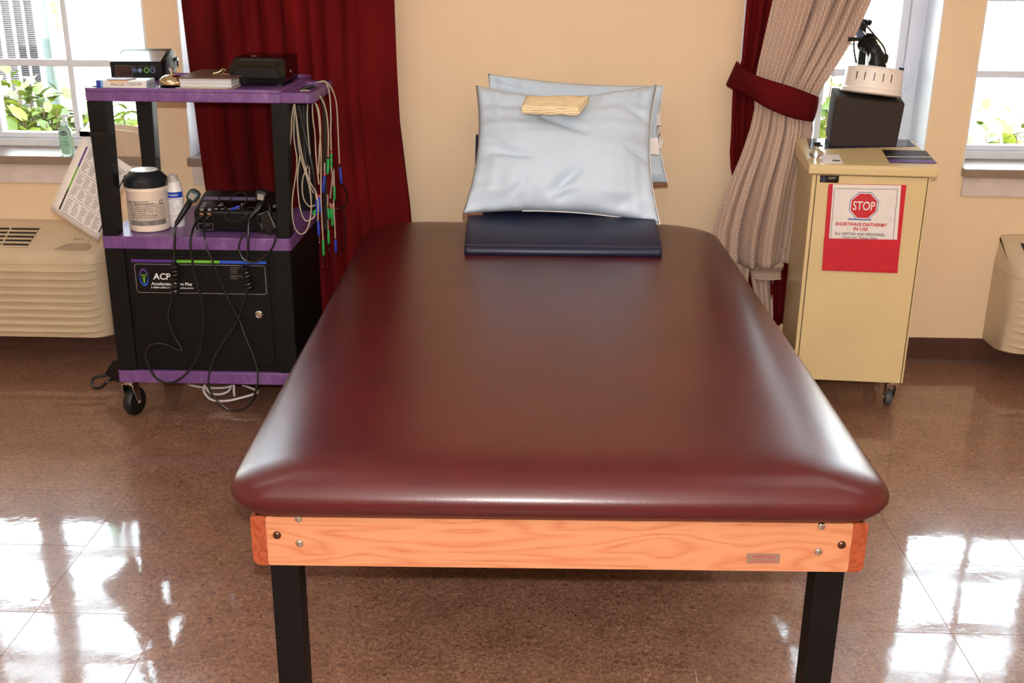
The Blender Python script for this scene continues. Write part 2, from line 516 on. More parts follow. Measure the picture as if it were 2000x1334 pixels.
_tc = {}
def text_mb(s, w=None, h=0.01, bold=0.0, shear=0.0):
    """letters as flat geometry in the xy plane, centred; w and h give the size"""
    c = bpy.data.curves.new('letters', 'FONT')
    c.body = s; c.size = 1.0; c.align_x = 'CENTER'; c.shear = shear
    c.resolution_u = 3; c.offset = bold
    o = bpy.data.objects.new('letters', c)
    COL.objects.link(o)
    dg = bpy.context.evaluated_depsgraph_get()
    me = bpy.data.meshes.new_from_object(o.evaluated_get(dg))
    vs = [v.co.copy() for v in me.vertices]; fs = [list(p.vertices) for p in me.polygons]
    bpy.data.objects.remove(o); bpy.data.curves.remove(c); bpy.data.meshes.remove(me)
    mb = MB()
    if not vs: return mb
    x0 = min(p.x for p in vs); x1 = max(p.x for p in vs); y0 = min(p.y for p in vs); y1 = max(p.y for p in vs)
    sy = h/max(1e-6, y1-y0); sx = sy if w is None else w/max(1e-6, x1-x0)
    mb.add([((p.x-(x0+x1)/2)*sx, (p.y-(y0+y1)/2)*sy, 0) for p in vs], fs)
    return mb
def plane_m(c, ux, uy):
    """matrix that lays the xy plane at c with x along ux and y along uy"""
    ux = V(ux).normalized(); uy = V(uy).normalized(); n = ux.cross(uy)
    m = M.Identity(4)
    for i in range(3): m[i][0] = ux[i]; m[i][1] = uy[i]; m[i][2] = n[i]
    m.translation = V(c); return m
def front_m(x, y, z): return plane_m((x, y, z), (1, 0, 0), (0, 0, 1))
def write(parts, bold=0.0, shear=0.0):
    """[(string, x, z, w, h)] lines on one front plane joined in one print"""
    mb = MB()
    for s, x, z, w, h, y in parts:
        t = text_mb(s, w, h, bold, shear).xf(front_m(x, y, z)); mb.add(t.v, t.f)
    return mb

# ---------------------------------------------------------------- the room
YW = 4.07
WIN = [(-2.86, -1.43), (-1.306, -0.606), (0.712, 1.408), (1.555, 2.255)]
ZS, ZT = 0.765, 2.15
wb = MB()
xs = [-3.6]+[x for w in WIN for x in w]+[3.6]
for i in range(0, len(xs)-1):
    if i % 2 == 0:
        wb.bx(xs[i], xs[i+1], YW, YW+0.28, -0.02, 2.6)
    else:
        wb.bx(xs[i], xs[i+1], YW, YW+0.28, -0.02, ZS-0.03)
        wb.bx(xs[i], xs[i+1], YW, YW+0.28, ZT, 2.6)
struct('wall_back', wb, WALL, smooth=0)
struct('wall_left', box(-3.7, -3.6, -3.6, 4.35, -0.02, 2.6), WALL, smooth=0)
struct('wall_right', box(3.6, 3.7, -3.6, 4.35, -0.02, 2.6), WALL, smooth=0)
struct('wall_front', box(-3.6, 3.6, -3.7, -3.6, -0.02, 2.6), WALL, smooth=0)
struct('ceiling', box(-3.7, 3.7, -3.7, 5.0, 2.6, 2.75), CEIL, smooth=0)
# floor: a slab, with the tiles one can tell apart laid on it
T = 0.3104
TX0, TY0, NX, NY = 0.985-11*T, 2.23-2*T, 16, 8
TX1, TY1 = TX0+NX*T, TY0+NY*T
fl = MB().bx(-3.6, 3.6, -3.6, TY0, -0.05, 0).bx(-3.6, TX0, TY0, YW, -0.05, 0).bx(TX1, 3.6, TY0, YW, -0.05, 0).bx(TX0, TX1, TY0, YW, -0.05, -0.004)
floor = struct('floor', fl, FLOOR, smooth=0)
h = T/2-0.0001
tile_mb = MB().loft([[(x, y, z) for x, y in ((-a, -a), (a, -a), (a, a), (-a, a))] for a, z in ((h, -0.004), (h, -0.0003), (h-0.0007, 0.0))])
tile0 = obj('tile', tile_mb, FLOOR, floor, local=True, smooth=0)
first = True
for j in range(NY):
    for i in range(NX):
        o = tile0 if first else tile0.copy()
        if not first: COL.objects.link(o)
        first = False
        o.location = (TX0+(i+0.5)*T, TY0+(j+0.5)*T, 0.0)
        o.rotation_euler = (random.uniform(-1, 1)*0.0016, random.uniform(-1, 1)*0.0016, 0)
bb = MB().prism([(YW, 0), (YW-0.010, 0), (YW-0.007, 0.006), (YW-0.004, 0.012), (YW-0.004, 0.098), (YW, 0.101)], -3.6, 3.6, 'x')
struct('baseboard_back', bb, BASEB, smooth=0)

GA = (-2.1027, 4.2900, 0.8080)[0]
def window(n, x0, x1):
    fr = MB()
    ya, yb = 4.25, 4.335
    fw = 0.05
    fr.bx(x0, x0+fw, ya, yb, ZS, ZT).bx(x1-fw, x1, ya, yb, ZS, ZT).bx(x0+fw, x1-fw, ya, yb, ZS, ZS+0.030).bx(x0+fw, x1-fw, ya, yb, ZT-0.04, ZT)
    w = struct('window_%d' % n, fr, WHITE, smooth=0, bev=0.003)
    sa = MB(); s = 0.03; y0, y1 = 4.27, 4.32
    lo, hi = ZS+0.030, ZT-0.04
    spans = [(x0+fw, x1-fw)]
    if n == 1:   # a pair of sashes with a mullion between them
        spans = [(x0+fw, GA-0.065), (GA-0.03, x1-fw)]
        obj('mullion', box(GA-0.066, GA-0.029, ya, yb, lo, hi), WHITE, w, smooth=0, bev=0.003)
    gz = [lo+0.02, 1.080, 1.355, 1.63, 1.905, hi-0.03]
    for a, b in spans:
        sa = MB()
        sa.bx(a, a+s, y0, y1, lo, hi).bx(b-s, b, y0, y1, lo, hi).bx(a+s, b-s, y0, y1, lo, lo+0.02).bx(a+s, b-s, y0, y1, hi-0.03, hi)
        obj('sash', sa, WHITE, w, smooth=0, bev=0.004)
        gx = [a+s, (a+b)/2, b-s]
        obj('muntin', box(gx[1]-0.011, gx[1]+0.011, 4.275, 4.31, gz[0], gz[-1]), WHITE, w, smooth=0, bev=0.003)
        for z in gz[1:-1]:
            obj('muntin', box(gx[0], gx[2], 4.277, 4.308, z-0.013, z+0.013), WHITE, w, smooth=0, bev=0.003)
        for i in range(2):
            for k in range(len(gz)-1):
                obj('pane', box(gx[i], gx[i+1], 4.291, 4.294, gz[k], gz[k+1]), GLASS, w, smooth=0)
    for x in (x0, x1):
        d = 0.004 if x == x0 else -0.004
        obj('jamb', box(min(x, x+d), max(x, x+d), YW-0.001, ya, ZS, ZT), WHITE, w, smooth=0)
    obj('window_sill', MB().prism([(4.03, ZS-0.03), (4.03, ZS-0.004), (4.034, ZS), (4.29, ZS), (4.29, ZS-0.03)], x0-0.002, x1+0.002, 'x'), SILL, w, smooth=0, label='grey-brown laminate sill with a square front edge')
    obj('apron', box(x0+0.006, x1-0.006, YW-0.014, YW, ZS-0.105, ZS-0.031), APRON, w, smooth=0, bev=0.002)
    return w
wins = [window(i+1, *w) for i, w in enumerate(WIN)]
lt = MB().tube([(1.364, 4.247, 1.12), (1.366, 4.232, 1.10), (1.366, 4.232, 1.04), (1.362, 4.247, 1.025)], 0.006, 8)
lt.bx(1.352, 1.374, 4.24, 4.253, 1.015, 1.13)
obj('latch', lt, WHITE, wins[2])
obj('pull_cord', MB().tube([(1.395, 4.22, 2.0), (1.396, 4.218, 1.3), (1.394, 4.22, 0.98), (1.400, 4.22, 0.80)], 0.0022, 6), WHITE, wins[2], label='thin white blind cord')

# ceiling fixtures
for x, y in ((-1.5, 2.1), (1.5, 2.1), (-1.5, -0.9), (1.5, -0.9)):
    t = thing('ceiling_light', 'glowing white ceiling troffer '+('above the purple cart' if x < 0 < y else 'above the cream cabinet' if y > 0 else 'behind the viewer on the cart side' if x < 0 else 'behind the viewer on the cabinet side'), 'ceiling light', (x, y, 2.6), group='ceiling troffers')
    f = MB().bx(x-0.62, x+0.62, y-0.32, y-0.29, 2.57, 2.6).bx(x-0.62, x+0.62, y+0.29, y+0.32, 2.57, 2.6).bx(x-0.62, x-0.59, y-0.29, y+0.29, 2.57, 2.6).bx(x+0.59, x+0.62, y-0.29, y+0.29, 2.57, 2.6)
    obj('frame', f, WHITE, t, smooth=0)
    obj('diffuser', box(x-0.59, x+0.59, y-0.29, y+0.29, 2.58, 2.598), LAMPGLOW, t, smooth=0)

# ---------------------------------------------------------------- outdoors
struct('ground', box(-14, 14, 4.36, 16, -0.6, -0.4), GROUND, smooth=0)
b = thing('building', 'white rendered building with a louvered bay seen through the windows', 'building', (0, 7.6, -0.4))
fw = MB().bx(-11, 11, 7.2, 9.5, -0.4, 1.9)
obj('wall', fw, EXTWALL, b, smooth=0)
obj('roof', MB().bx(-11.2, 11.2, 7.17, 9.6, 1.9, 1.98), EXTWALL, b, smooth=0)
c4 = [((-3.4879, 7.0000, 0.8238), (-3.4326, 7.0000, 0.8245)), ((-3.4163, 7.0000, 0.8247), (-3.3642, 7.0000, 0.8253)), ((-3.3415, 7.0000, 0.8255), (-3.2830, 7.0000, 0.8262)), ((-3.2667, 7.0000, 0.8264), (-3.2115, 7.0000, 0.8270)), ((-3.1985, 7.0000, 0.8272), (-3.1433, 7.0000, 0.8278))]
bay = MB().bx(c4[0][0][0]-0.4, (-3.1108, 7.0000, 0.8282)[0], 7.03, 7.2, -0.4, 1.9)
for (p, q), (p2, q2) in zip(c4[:-1], c4[1:]):
    bay.bx(q[0], p2[0], 6.985, 7.03, -0.4, 1.9)
bay.bx(c4[-1][1][0], (-3.1108, 7.0000, 0.8282)[0], 6.985, 7.03, -0.4, 1.9)
obj('louver_frame', bay, EXTWALL, b, smooth=0)
sl = MB()
for p, q in c4:
    z = -0.38
    while z < 1.87:
        sl.bx(p[0], q[0], 6.995, 7.03, z, z+0.0085); z += 0.0129
o = obj('louver_slats', sl, LOUVER, b, smooth=0, label='dark grey fine horizontal louvers'); o['kind'] = 'stuff'
obj('downspout', MB().prism(rr((-3.0886, 6.9500, 0.8330)[0], (-3.0370, 6.9500, 0.8336)[0], 6.93, 6.99, 0.012, 3), -0.4, 1.9), SPOUT, b, label='pale green downspout')
qx = (-3.0620, 7.1700, 1.0284)[0]
for k in range(6):
    w_ = 0.05 if k % 2 else 0.03
    z = 1.0+k*0.10
    obj('brick', box(qx-w_, qx+w_, 7.185, 7.205, z, z+0.075), EXTBRICK, b, smooth=0)
qx = (2.1216, 7.1700, 1.1451)[0]
for k in range(5):
    z = 0.95+k*0.10
    obj('brick', box(qx-0.04, qx+0.04, 7.185, 7.205, z, z+0.075), EXTBRICK, b, smooth=0)

leafmb = MB().add([(0, 0, 0), (0.22, 0.18, 0.05), (0.27, 0.55, 0.06), (0, 1.0, -0.06), (-0.27, 0.55, 0.06), (-0.22, 0.18, 0.05), (0, 0.5, -0.02)],
                  [(0, 1, 6), (1, 2, 6), (2, 3, 6), (0, 6, 5), (5, 6, 4), (6, 3, 4)])
def shrub(label, base, spots, size, n, m, spread, dense=1.0):
    """spots: tips (x, y, z) of the twigs; leaves sit along them"""
    t = thing('shrub', label, 'shrub', base, group=None)
    tw = MB()
    paths = []
    for s in spots:
        s = V(s); b0 = V(base)+V((random.uniform(-0.1, 0.1), random.uniform(-0.05, 0.05), 0))
        mid = b0.lerp(s, 0.55)+V((random.uniform(-0.05, 0.05), 0, 0.08))
        path = smooth_path([b0, mid, s], 6); paths.append(path)
        tw.tube([b0, mid, s], lambda q: 0.008*(1-q)+0.0025, 5, 5)
    obj('twigs', tw, TWIG, t)['kind'] = 'stuff'
    l0 = obj('leaf', MB().add(leafmb.v, leafmb.f), m, t, local=True, smooth=60)
    for i in range(n):
        p = random.choice(paths); q = random.choice(p[len(p)//3:])
        pos = q+V((random.gauss(0, spread), random.gauss(0, spread), random.gauss(0, spread*0.6)))
        o = l0 if i == 0 else l0.copy()
        if i: COL.objects.link(o)
        sc = size*random.uniform(0.6, 1.25)
        o.location = pos-V(base)
        o.rotation_euler = (random.uniform(-0.7, 0.9), random.uniform(-0.6, 0.6), random.uniform(0, 2*PI))
        o.scale = (sc, sc, sc)
    fo_ = MB()
    for i in range(int(n*dense)):
        p = random.choice(paths); q = random.choice(p[len(p)//3:])
        pos = q+V((random.gauss(0, spread*1.5), abs(random.gauss(0, spread))+0.08, random.gauss(0, spread*1.2)-0.03))
        m4 = M.Translation(pos) @ M.Rotation(random.uniform(0, 6.28), 4, 'Z') @ M.Rotation(random.uniform(-0.6, 0.9), 4, 'X') @ M.Scale(size*random.uniform(0.6, 1.1), 4)
        fo_.add([m4 @ v for v in leafmb.v], leafmb.f)
    obj('foliage', fo_, m, t, smooth=60)['kind'] = 'stuff'
    return t
shrub('leafy yellow-green shrub in front of the grey louvers', (-2.5, 5.25, -0.4),
      [(-2.6952, 5.2000, 0.8274), (-2.6436, 5.3000, 0.8399), (-2.5223, 5.2000, 0.8414), (-2.4342, 5.1500, 0.8719), (-2.4233, 5.2500, 0.8365), (-2.3441, 5.2000, 0.8080), (-2.2627, 5.1500, 0.8036), (-2.4892, 5.1000, 0.7485), (-2.3962, 5.1000, 0.7261), (-2.2997, 5.1000, 0.7274), (-2.2289, 5.1000, 0.7165)],
      0.10, 290, LEAF, 0.05, 3.0)
shrub('sparse shrub showing between the cart posts', (-2.0, 5.45, -0.4),
      [(-2.2211, 5.4000, 0.8699), (-2.1318, 5.4000, 0.7728), (-2.0460, 5.4000, 0.7491), (-1.9613, 5.4000, 0.7130), (-2.0897, 5.3000, 0.7010), (-1.9676, 5.3000, 0.6780)],
      0.10, 80, LEAF, 0.04)
shrub('shrub with large pale leaves seen beside the charcoal foam block', (1.28, 5.05, -0.4),
      [(1.2175, 4.9500, 0.9617), (1.2825, 5.0000, 0.9901), (1.2439, 4.9000, 0.9130), (1.3221, 5.0000, 0.9351), (1.2175, 4.9000, 0.8466), (1.2536, 4.8500, 0.8099), (1.2262, 4.8500, 0.7543), (1.4742, 5.0000, 0.7910)],
      0.12, 90, LEAF2, 0.045)
shrub('low shrub behind the bare window beyond the cream cabinet', (2.45, 5.25, -0.4),
      [(1.9810, 5.1000, 0.6784), (2.0729, 5.2000, 0.7034), (2.0915, 5.1000, 0.7149), (2.1982, 5.3000, 0.7567), (2.1679, 5.1000, 0.7438), (2.2589, 5.2000, 0.7201), (2.3364, 5.2000, 0.7495), (2.1896, 5.1000, 0.6812)],
      0.085, 170, LEAF, 0.05, 1.5)

# ---------------------------------------------------------------- drapes
def interp(tab, q):
    if q <= tab[0][0]:
        a, b = tab[0], tab[1]
    elif q >= tab[-1][0]:
        a, b = tab[-2], tab[-1]
    else:
        for a, b in zip(tab[:-1], tab[1:]):
            if a[0] <= q <= b[0]: break
    t = (q-a[0])/(b[0]-a[0])
    return tuple(a[i]+(b[i]-a[i])*t for i in range(1, len(a)))
def drape(name, edges, z0, z1, yc, fold, nu, nv, m, label, cat, solid=0.003, uv=False):
    """edges: (z, xl, xr) from low to high; fold(u, v, z) gives the depth in metres towards the room"""
    edges = sorted(edges)
    uvs = []
    def fn(u, v):
        z = z0+(z1-z0)*v
        xl, xr = interp(edges, z)
        yo = fold(u, v, z)
        uvs.append((u*0.75, z))
        return (xl+(xr-xl)*u, yc-yo, z)
    mb = MB().grid(fn, nu, nv)
    o = obj(name, mb, m, smooth=180, solid=solid, uv=(lambda i: uvs[i]) if uv else None)
    return tag(o, label, cat)
def zx(p): return (p[2], p[0])
eL = [(-1.2512, 3.9850, 1.3288), (-1.2357, 3.9850, 1.0129), (-1.2192, 3.9850, 0.6791), (-1.2032, 3.9850, 0.4062)]
eR = [(-0.5139, 3.9850, 1.3363), (-0.5104, 3.9850, 1.1285), (-0.5091, 3.9850, 0.9676), (-0.4775, 3.9850, 0.5593), (-0.4710, 3.9850, 0.4182)]
edg = [(z, interp(sorted(zx(p) for p in eL), z)[0], interp(sorted(zx(p) for p in eR), z)[0]) for z in (0.35, 0.55, 0.7, 0.9, 1.1, 1.33)]
edg = [(0.04, edg[0][1]+0.02, edg[0][2])] + edg + [(2.35, edg[-1][1]-0.01, edg[-1][2])]
PLEATS = [(-0.03, 1), (0.145, 1.25), (0.25, 0.6), (0.352, 0.9), (0.46, 0.8), (0.575, 1.15), (0.645, 0.7), (0.745, 0.6), (0.80, 0.45), (1.08, 0.5)]
def pleat(u, tab, gap):
    for (a, da), (b_, db) in zip(tab[:-1], tab[1:]):
        if a <= u <= b_:
            t = (u-a)/(b_-a)
            lobe = (4*t*(1-t))**0.5
            d = da*(1-t)+db*t
            return d*lobe*min(1.0, (b_-a)/gap)
    return 0.0
def fold_red(u, v, z):
    w = u+0.012*math.sin(z*3.1)+0.004*math.sin(z*7+u*9)
    return 0.072*pleat(w, PLEATS, 0.13)-0.018+0.004*math.sin(2*PI*u*15+z)*(0.6 if u < 0.75 else 0.2)+0.006*noise.noise(V((u*4, z*2.2, 3)))
drape('velvet_curtain', edg, 0.04, 2.35, 3.985, fold_red, 180, 40, VELVET,
      'tall dark red velvet curtain hanging behind the purple cart', 'curtain')
# overlapping edge of the same pair, seen low on the right of it
drape('velvet_curtain', [(0.04, -0.66, -0.455), (0.55, -0.62, (-0.4834, 4.0500, 0.5440)[0]+0.004), (0.98, -0.60, (-0.5202, 4.0500, 0.9957)[0]-0.002), (2.35, -0.62, -0.53)], 0.04, 2.35, 4.056,
      lambda u, v, z: 0.005*math.sin(u*9), 24, 16, VELVET, 'narrow dark red velvet panel peeping out past the right edge of the tall curtain', 'curtain', solid=0.002)

# right-hand pair: red panel and beige dotted drape, gathered by a burgundy band
redl = [(0.7066, 4.0100, 1.3476), (0.7052, 4.0100, 1.1402), (0.6809, 4.0100, 1.0334), (0.6882, 4.0100, 0.8883), (0.6878, 4.0100, 0.7957)]
edr = sorted([(redl[0][2], redl[0][0], 0.95), (redl[1][2], redl[1][0], 0.9), (redl[2][2], redl[2][0], 0.86), (redl[3][2], redl[3][0], 0.86), (redl[4][2], redl[4][0], 0.88), (2.35, 0.735, 1.1), (0.5, 0.76, 0.93), (0.17, 0.80, 0.945)])
drape('velvet_curtain', edr, 0.165, 2.35, 4.008, lambda u, v, z: 0.012*math.sin(2*PI*u*5+0.6)+0.003*math.sin(u*40), 60, 40, VELVET,
      'dark red velvet curtain drawn back behind the beige dotted drape', 'curtain')
def bz(y): return (y, )
bt = [((0.7788, 3.9550, 1.3506), (1.1053, 3.9550, 1.3539)), ((0.7648, 3.9550, 1.2491), (1.0733, 3.9550, 1.2525)), ((0.7505, 3.9550, 1.1458), (1.0248, 3.9550, 1.1490)), ((0.7435, 3.9550, 1.0583), (0.9772, 3.9550, 1.0611)),
      ((0.7547, 3.9550, 0.9876), (0.9558, 3.9550, 0.9901)), ((0.7426, 3.9550, 0.9156), (0.9629, 3.9550, 0.9185)), ((0.7171, 3.9550, 0.8243), (0.9556, 3.9550, 0.8276)), ((0.6839, 3.9550, 0.7314), (0.9445, 3.9550, 0.7351)),
      ((0.6538, 3.9550, 0.6370), (0.9407, 3.9550, 0.6413)), ((0.6345, 3.9550, 0.5413), (0.9367, 3.9550, 0.5460)), ((0.6361, 3.9550, 0.4639), (0.9309, 3.9550, 0.4686)), ((0.6567, 3.9550, 0.3857), (0.9212, 3.9550, 0.3902))]
edb = sorted([(a[2], a[0], b_[0]) for a, b_ in bt])
edb = edb+[(2.35, edb[-1][1]+0.05, edb[-1][2]+0.3)]
ZTIE = (0.8529, 3.9550, 1.0155)[2]
UPPER = [(-0.09, 0.7), (0.40, 1.3), (0.60, 0.9), (0.735, 0.8), (0.85, 0.9), (1.06, 0.7)]
LOWER = [(-0.08, 0.5), (0.20, 0.6), (0.335, 0.55), (0.53, 1.7), (0.88, 0.55), (1.08, 0.5)]
def fold_beige(u, v, z):
    d = z-ZTIE
    if d > 0:   # fanning out above the band
        w = u-0.10*math.sin(min(1, d/0.5)*PI*0.5)*(1-u)*u*4*0.6
        return 0.002+(0.020+0.050*min(1, d*2.6))*pleat(w, UPPER, 0.13)+0.003*math.sin(2*PI*u*17+d*9)
    e = min(1.0, -d/0.35)
    w = u+0.03*(1-e)*math.sin(u*7)
    return 0.002+(0.018+0.056*e)*pleat(w, LOWER, 0.16)*(1-0.8*max(0, min(1, (u-0.72)/0.2))*e)+0.0035*math.sin(2*PI*u*13+z*5)
ZH = (0.8126, 3.9550, 0.4237)[2]
drape('dotted_drape', edb, ZH, 2.35, 3.957, fold_beige, 150, 110, BEIGE,
      'beige dotted drape gathered by a burgundy band beside the cream cabinet', 'curtain', solid=0.004, uv=True)
dr = bpy.data.objects['dotted_drape']
def sub_drape(name, edges, z0, z1, yc, fold, nu, nv):
    uvs = []
    edges = sorted(edges)
    def fn(u, v):
        z = z0+(z1-z0)*v
        xl, xr = interp(edges, z); uvs.append((u*0.3, z))
        return (xl+(xr-xl)*u, yc-fold(u, z), z)
    return obj(name, MB().grid(fn, nu, nv), BEIGE, dr, smooth=180, solid=0.003, uv=lambda i: uvs[i])
h1 = [(0.7906, 3.9300, 0.4536), (0.9072, 3.9300, 0.4458), (0.8020, 3.9300, 0.3599), (0.9036, 3.9300, 0.3616)]
sub_drape('hem', [(h1[0][2], h1[0][0], h1[1][0]), (h1[2][2], h1[2][0], h1[3][0])], h1[2][2], h1[0][2]+0.03, 3.955,
          lambda u, z: 0.014*math.sin(z*95)+0.012*math.sin(PI*u), 20, 18)
h2 = [(0.7023, 3.9400, 0.4786), (0.7843, 3.9400, 0.4605), (0.7198, 3.9400, 0.3714), (0.7847, 3.9400, 0.3626)]
sub_drape('hem', [(h2[0][2], h2[0][0], h2[1][0]), (h2[2][2], h2[2][0], h2[3][0]), (0.1, h2[2][0], h2[3][0])], 0.18, h2[0][2]+0.03, 3.965,
          lambda u, z: 0.012*math.sin(PI*u)+0.004*math.sin(u*14), 16, 12)
h3 = [(0.7950, 3.9550, 0.4077), (0.8815, 3.9550, 0.3698), (0.8306, 3.9550, 0.2086), (0.8918, 3.9550, 0.2097)]
sub_drape('lining', [(h3[1][2], h3[0][0], h3[1][0]), (h3[3][2], h3[2][0], h3[3][0]), (0.05, h3[2][0], h3[3][0])], 0.12, h3[0][2]+0.03, 3.98,
          lambda u, z: 0.013*math.sin(u*12)+0.01*math.sin(z*26+u*3), 24, 24)
# the band
tp = [(0.6944, 4.0200, 1.1392), (0.6893, 3.9550, 1.1347), (0.7087, 3.9050, 1.1173), (0.7630, 3.8850, 1.0959), (0.8727, 3.8850, 1.0644), (0.9455, 3.9000, 1.0375), (0.9737, 3.9550, 1.0258), (0.9800, 4.0100, 1.0191)]
bt2 = [(0.6641, 4.0200, 1.0607), (0.6595, 3.9550, 1.0573), (0.7206, 3.9050, 1.0341), (0.7855, 3.8850, 0.9972), (0.8660, 3.8850, 0.9666), (0.9364, 3.9000, 0.9513), (0.9620, 3.9550, 0.9455), (0.9694, 4.0100, 0.9431)]
TP, BT = smooth_path(tp, 6), smooth_path(bt2, 6)
n_ = len(TP)-1
def band(u, v):
    i = min(n_-1, int(u*n_)); f = u*n_-i
    a = TP[i].lerp(TP[i+1], f); c = BT[i].lerp(BT[i+1], f)
    p = a.lerp(c, v); p.y -= 0.010*math.sin(PI*v)*min(1, 4*u)
    return p
tb = obj('curtain_tieback', MB().grid(band, 60, 8), VELVET2, smooth=180, solid=0.010)
tag(tb, 'burgundy velvet band tied round the beige dotted drape', 'tieback')

# ---------------------------------------------------------------- wall air units
def ptac(x0, x1, label):
    t = thing('air_conditioner', label, 'air conditioner', ((x0+x1)/2, YW-0.1, 0.1))
    lev = [(0.100, 3.895, 0.004), (0.112, 3.868, 0), (0.388, 3.862, 0), (0.424, 3.862, 0), (0.440, 3.880, 0.003), (0.506, 4.018, 0.008), (0.515, 4.045, 0.012)]
    rings = []
    for z, yf, ins in lev:
        rings.append([(x, y, z) for x, y in rr(x0+ins, x1-ins, yf, YW-0.0005, (0.075, 0.075, 0.002, 0.002), 8)])
    obj('body', MB().loft(rings), PTAC, t, smooth=50)
    obj('seam', MB().loft([[(x, y, z) for x, y in rr(x0-0.0004, x1+0.0004, 3.8615, YW-0.001, (0.075, 0.075, 0.002, 0.002), 8)] for z in (0.3945, 0.3962)]), PTACD, t)
    # front louvers: half-round ribs whose ends follow the corner
    for k in range(9):
        z = 0.378-k*0.0292
        rib = MB()
        pr = []
        for q in range(7):
            a = PI*q/6
            pr.append(((0.0, 0.0105), (-0.005, 0.0085), (-0.0105, 0.0035), (-0.0155, -0.0005), (-0.0180, -0.0030), (-0.0165, -0.0052), (0.002, -0.0056))[q])
        path = [(x0+0.016, 3.912, 0.15), (x0+0.030, 3.886, 0.7), (x0+0.055, 3.8685, 1), (x0+0.09, 3.8635, 1), (x1-0.09, 3.8635, 1), (x1-0.055, 3.8685, 1), (x1-0.030, 3.886, 0.7), (x1-0.016, 3.912, 0.15)]
        rings = []
        for x, y, s in path:
            rings.append([(x, y+py*s, z+pz*(0.35+0.65*s)-0.002) for py, pz in pr]+[(x, y+0.01, z-0.010), (x, y+0.01, z+0.010)])
        rib.loft(rings)
        obj('louver', rib, PTAC, t, smooth=60)
    # top: sloped panel from (3.880,0.440) to (4.018,0.506)
    sl = V((0, 0.138, 0.066)).normalized(); nn = V((0, -0.066, 0.138)).normalized()
    def on(x, s, h): return V((x, 3.880, 0.440))+sl*s+nn*h
    def slab(xa, xb, s0, s1, h0, h1, skew=0.0):
        return MB().hexa([on(xa, s0, h0), on(xb, s0, h0), on(xb+skew, s1, h0), on(xa, s1, h0)], [on(xa, s0, h1), on(xb, s0, h1), on(xb+skew, s1, h1), on(xa, s1, h1)])
    return t, on, slab, sl, nn
t, on, slab, sl_, nn_ = ptac(-2.68, -1.605, 'beige wall air conditioner left of the purple cart')
obj('vent_recess', slab(-2.62, -1.893, 0.022, 0.136, 0.0005, 0.0015, 0.012), SLOT, t, smooth=0, label='dark outlet opening')
for k in range(6):
    s = 0.022+k*0.0226
    obj('vent_slat', slab(-2.622, -1.890+0.0024*k, s-0.002, s+0.005, 0.001, 0.006), PTAC, t, smooth=0)
obj('vent_mullion', slab(-1.992, -1.986, 0.022, 0.136, 0.001, 0.005), PTAC, t, smooth=0)
obj('control_door', slab(-1.862, -1.672, 0.008, 0.118, 0.0003, 0.0022), PTAC, t, smooth=0, bev=0.001)
obj('hand_recess', MB().loft([[on(x, s, h) for x, s in ((-1.79, 0.009), (-1.665, 0.009), (-1.652, 0.03), (-1.664, 0.047), (-1.74, 0.047), (-1.765, 0.034))] for h in (0.0022, 0.0032)]), PTACD, t, smooth=0, label='shaded finger recess')
lg = text_mb('Amana', 0.038, 0.0105, shear=0.3).xf(plane_m(on(-1.715, 0.073, 0.0034), (1, 0, 0), sl_))
obj('maker_name', lg, INK, t, smooth=0, label='small black script name')
t, on, slab, sl_, nn_ = ptac(1.725, 2.80, 'beige wall air conditioner right of the cream cabinet')
obj('vent_recess', slab(1.782, 2.52, 0.022, 0.136, 0.0005, 0.0015, -0.0), SLOT, t, smooth=0, label='dark outlet opening')
for k in range(6):
    s = 0.022+k*0.0226
    obj('vent_slat', slab(1.788, 2.522, s-0.002, s+0.005, 0.001, 0.006), PTAC, t, smooth=0)

# ---------------------------------------------------------------- treatment table
def caster(parent, x, y, ztop, r, w, yaw, wheelmat, forkmat, tread=None, trail=0.025):
    """swivel caster: fork with a wheel as its child; parent's frame"""
    m = M.Translation(V((x, y, 0))) @ M.Rotation(yaw, 4, 'Z')
    f = MB()
    f.bx(-0.024, 0.024, -0.024, 0.024, ztop-0.004, ztop)
    f.cyl((0, 0, ztop-0.004), (0, 0, ztop-0.016), 0.018, n=16)
    tw = w/2+0.004
    for s in (-1, 1):
        xa, xb = sorted((s*tw, s*(tw+0.003)))
        f.hexa([(xa, -0.018, ztop-0.03), (xb, -0.018, ztop-0.03), (xb, 0.020, ztop-0.03), (xa, 0.020, ztop-0.03)],
               [(xa, -0.016, ztop-0.014), (xb, -0.016, ztop-0.014), (xb, 0.016, ztop-0.014), (xa, 0.016, ztop-0.014)])
        f.hexa([(xa, trail-0.010, r-0.008), (xb, trail-0.010, r-0.008), (xb, trail+0.010, r-0.008), (xa, trail+0.010, r-0.008)],
               [(xa, -0.018, ztop-0.03), (xb, -0.018, ztop-0.03), (xb, 0.020, ztop-0.03), (xa, 0.020, ztop-0.03)])
    f.bx(-tw-0.003, tw+0.003, -0.016, 0.016, ztop-0.018, ztop-0.014)
    f.cyl((-tw-0.006, trail, r), (tw+0.006, trail, r), 0.006, n=10)
    c = obj('caster', f.xf(m), forkmat, parent, local=True, bev=0.001)
    wh = MB().lathe([(0.001, -w/2), (r*0.62, -w/2), (r*0.70, -w/2+0.002), (r*0.9, -w/2), (r, -w/2+0.006), (r, w/2-0.006), (r*0.9, w/2), (r*0.70, w/2-0.002), (r*0.62, w/2), (0.001, w/2)], (0, trail, r), 28, (1, 0, 0))
    obj('wheel', wh.xf(m), wheelmat, c, local=True, smooth=40)
    return c

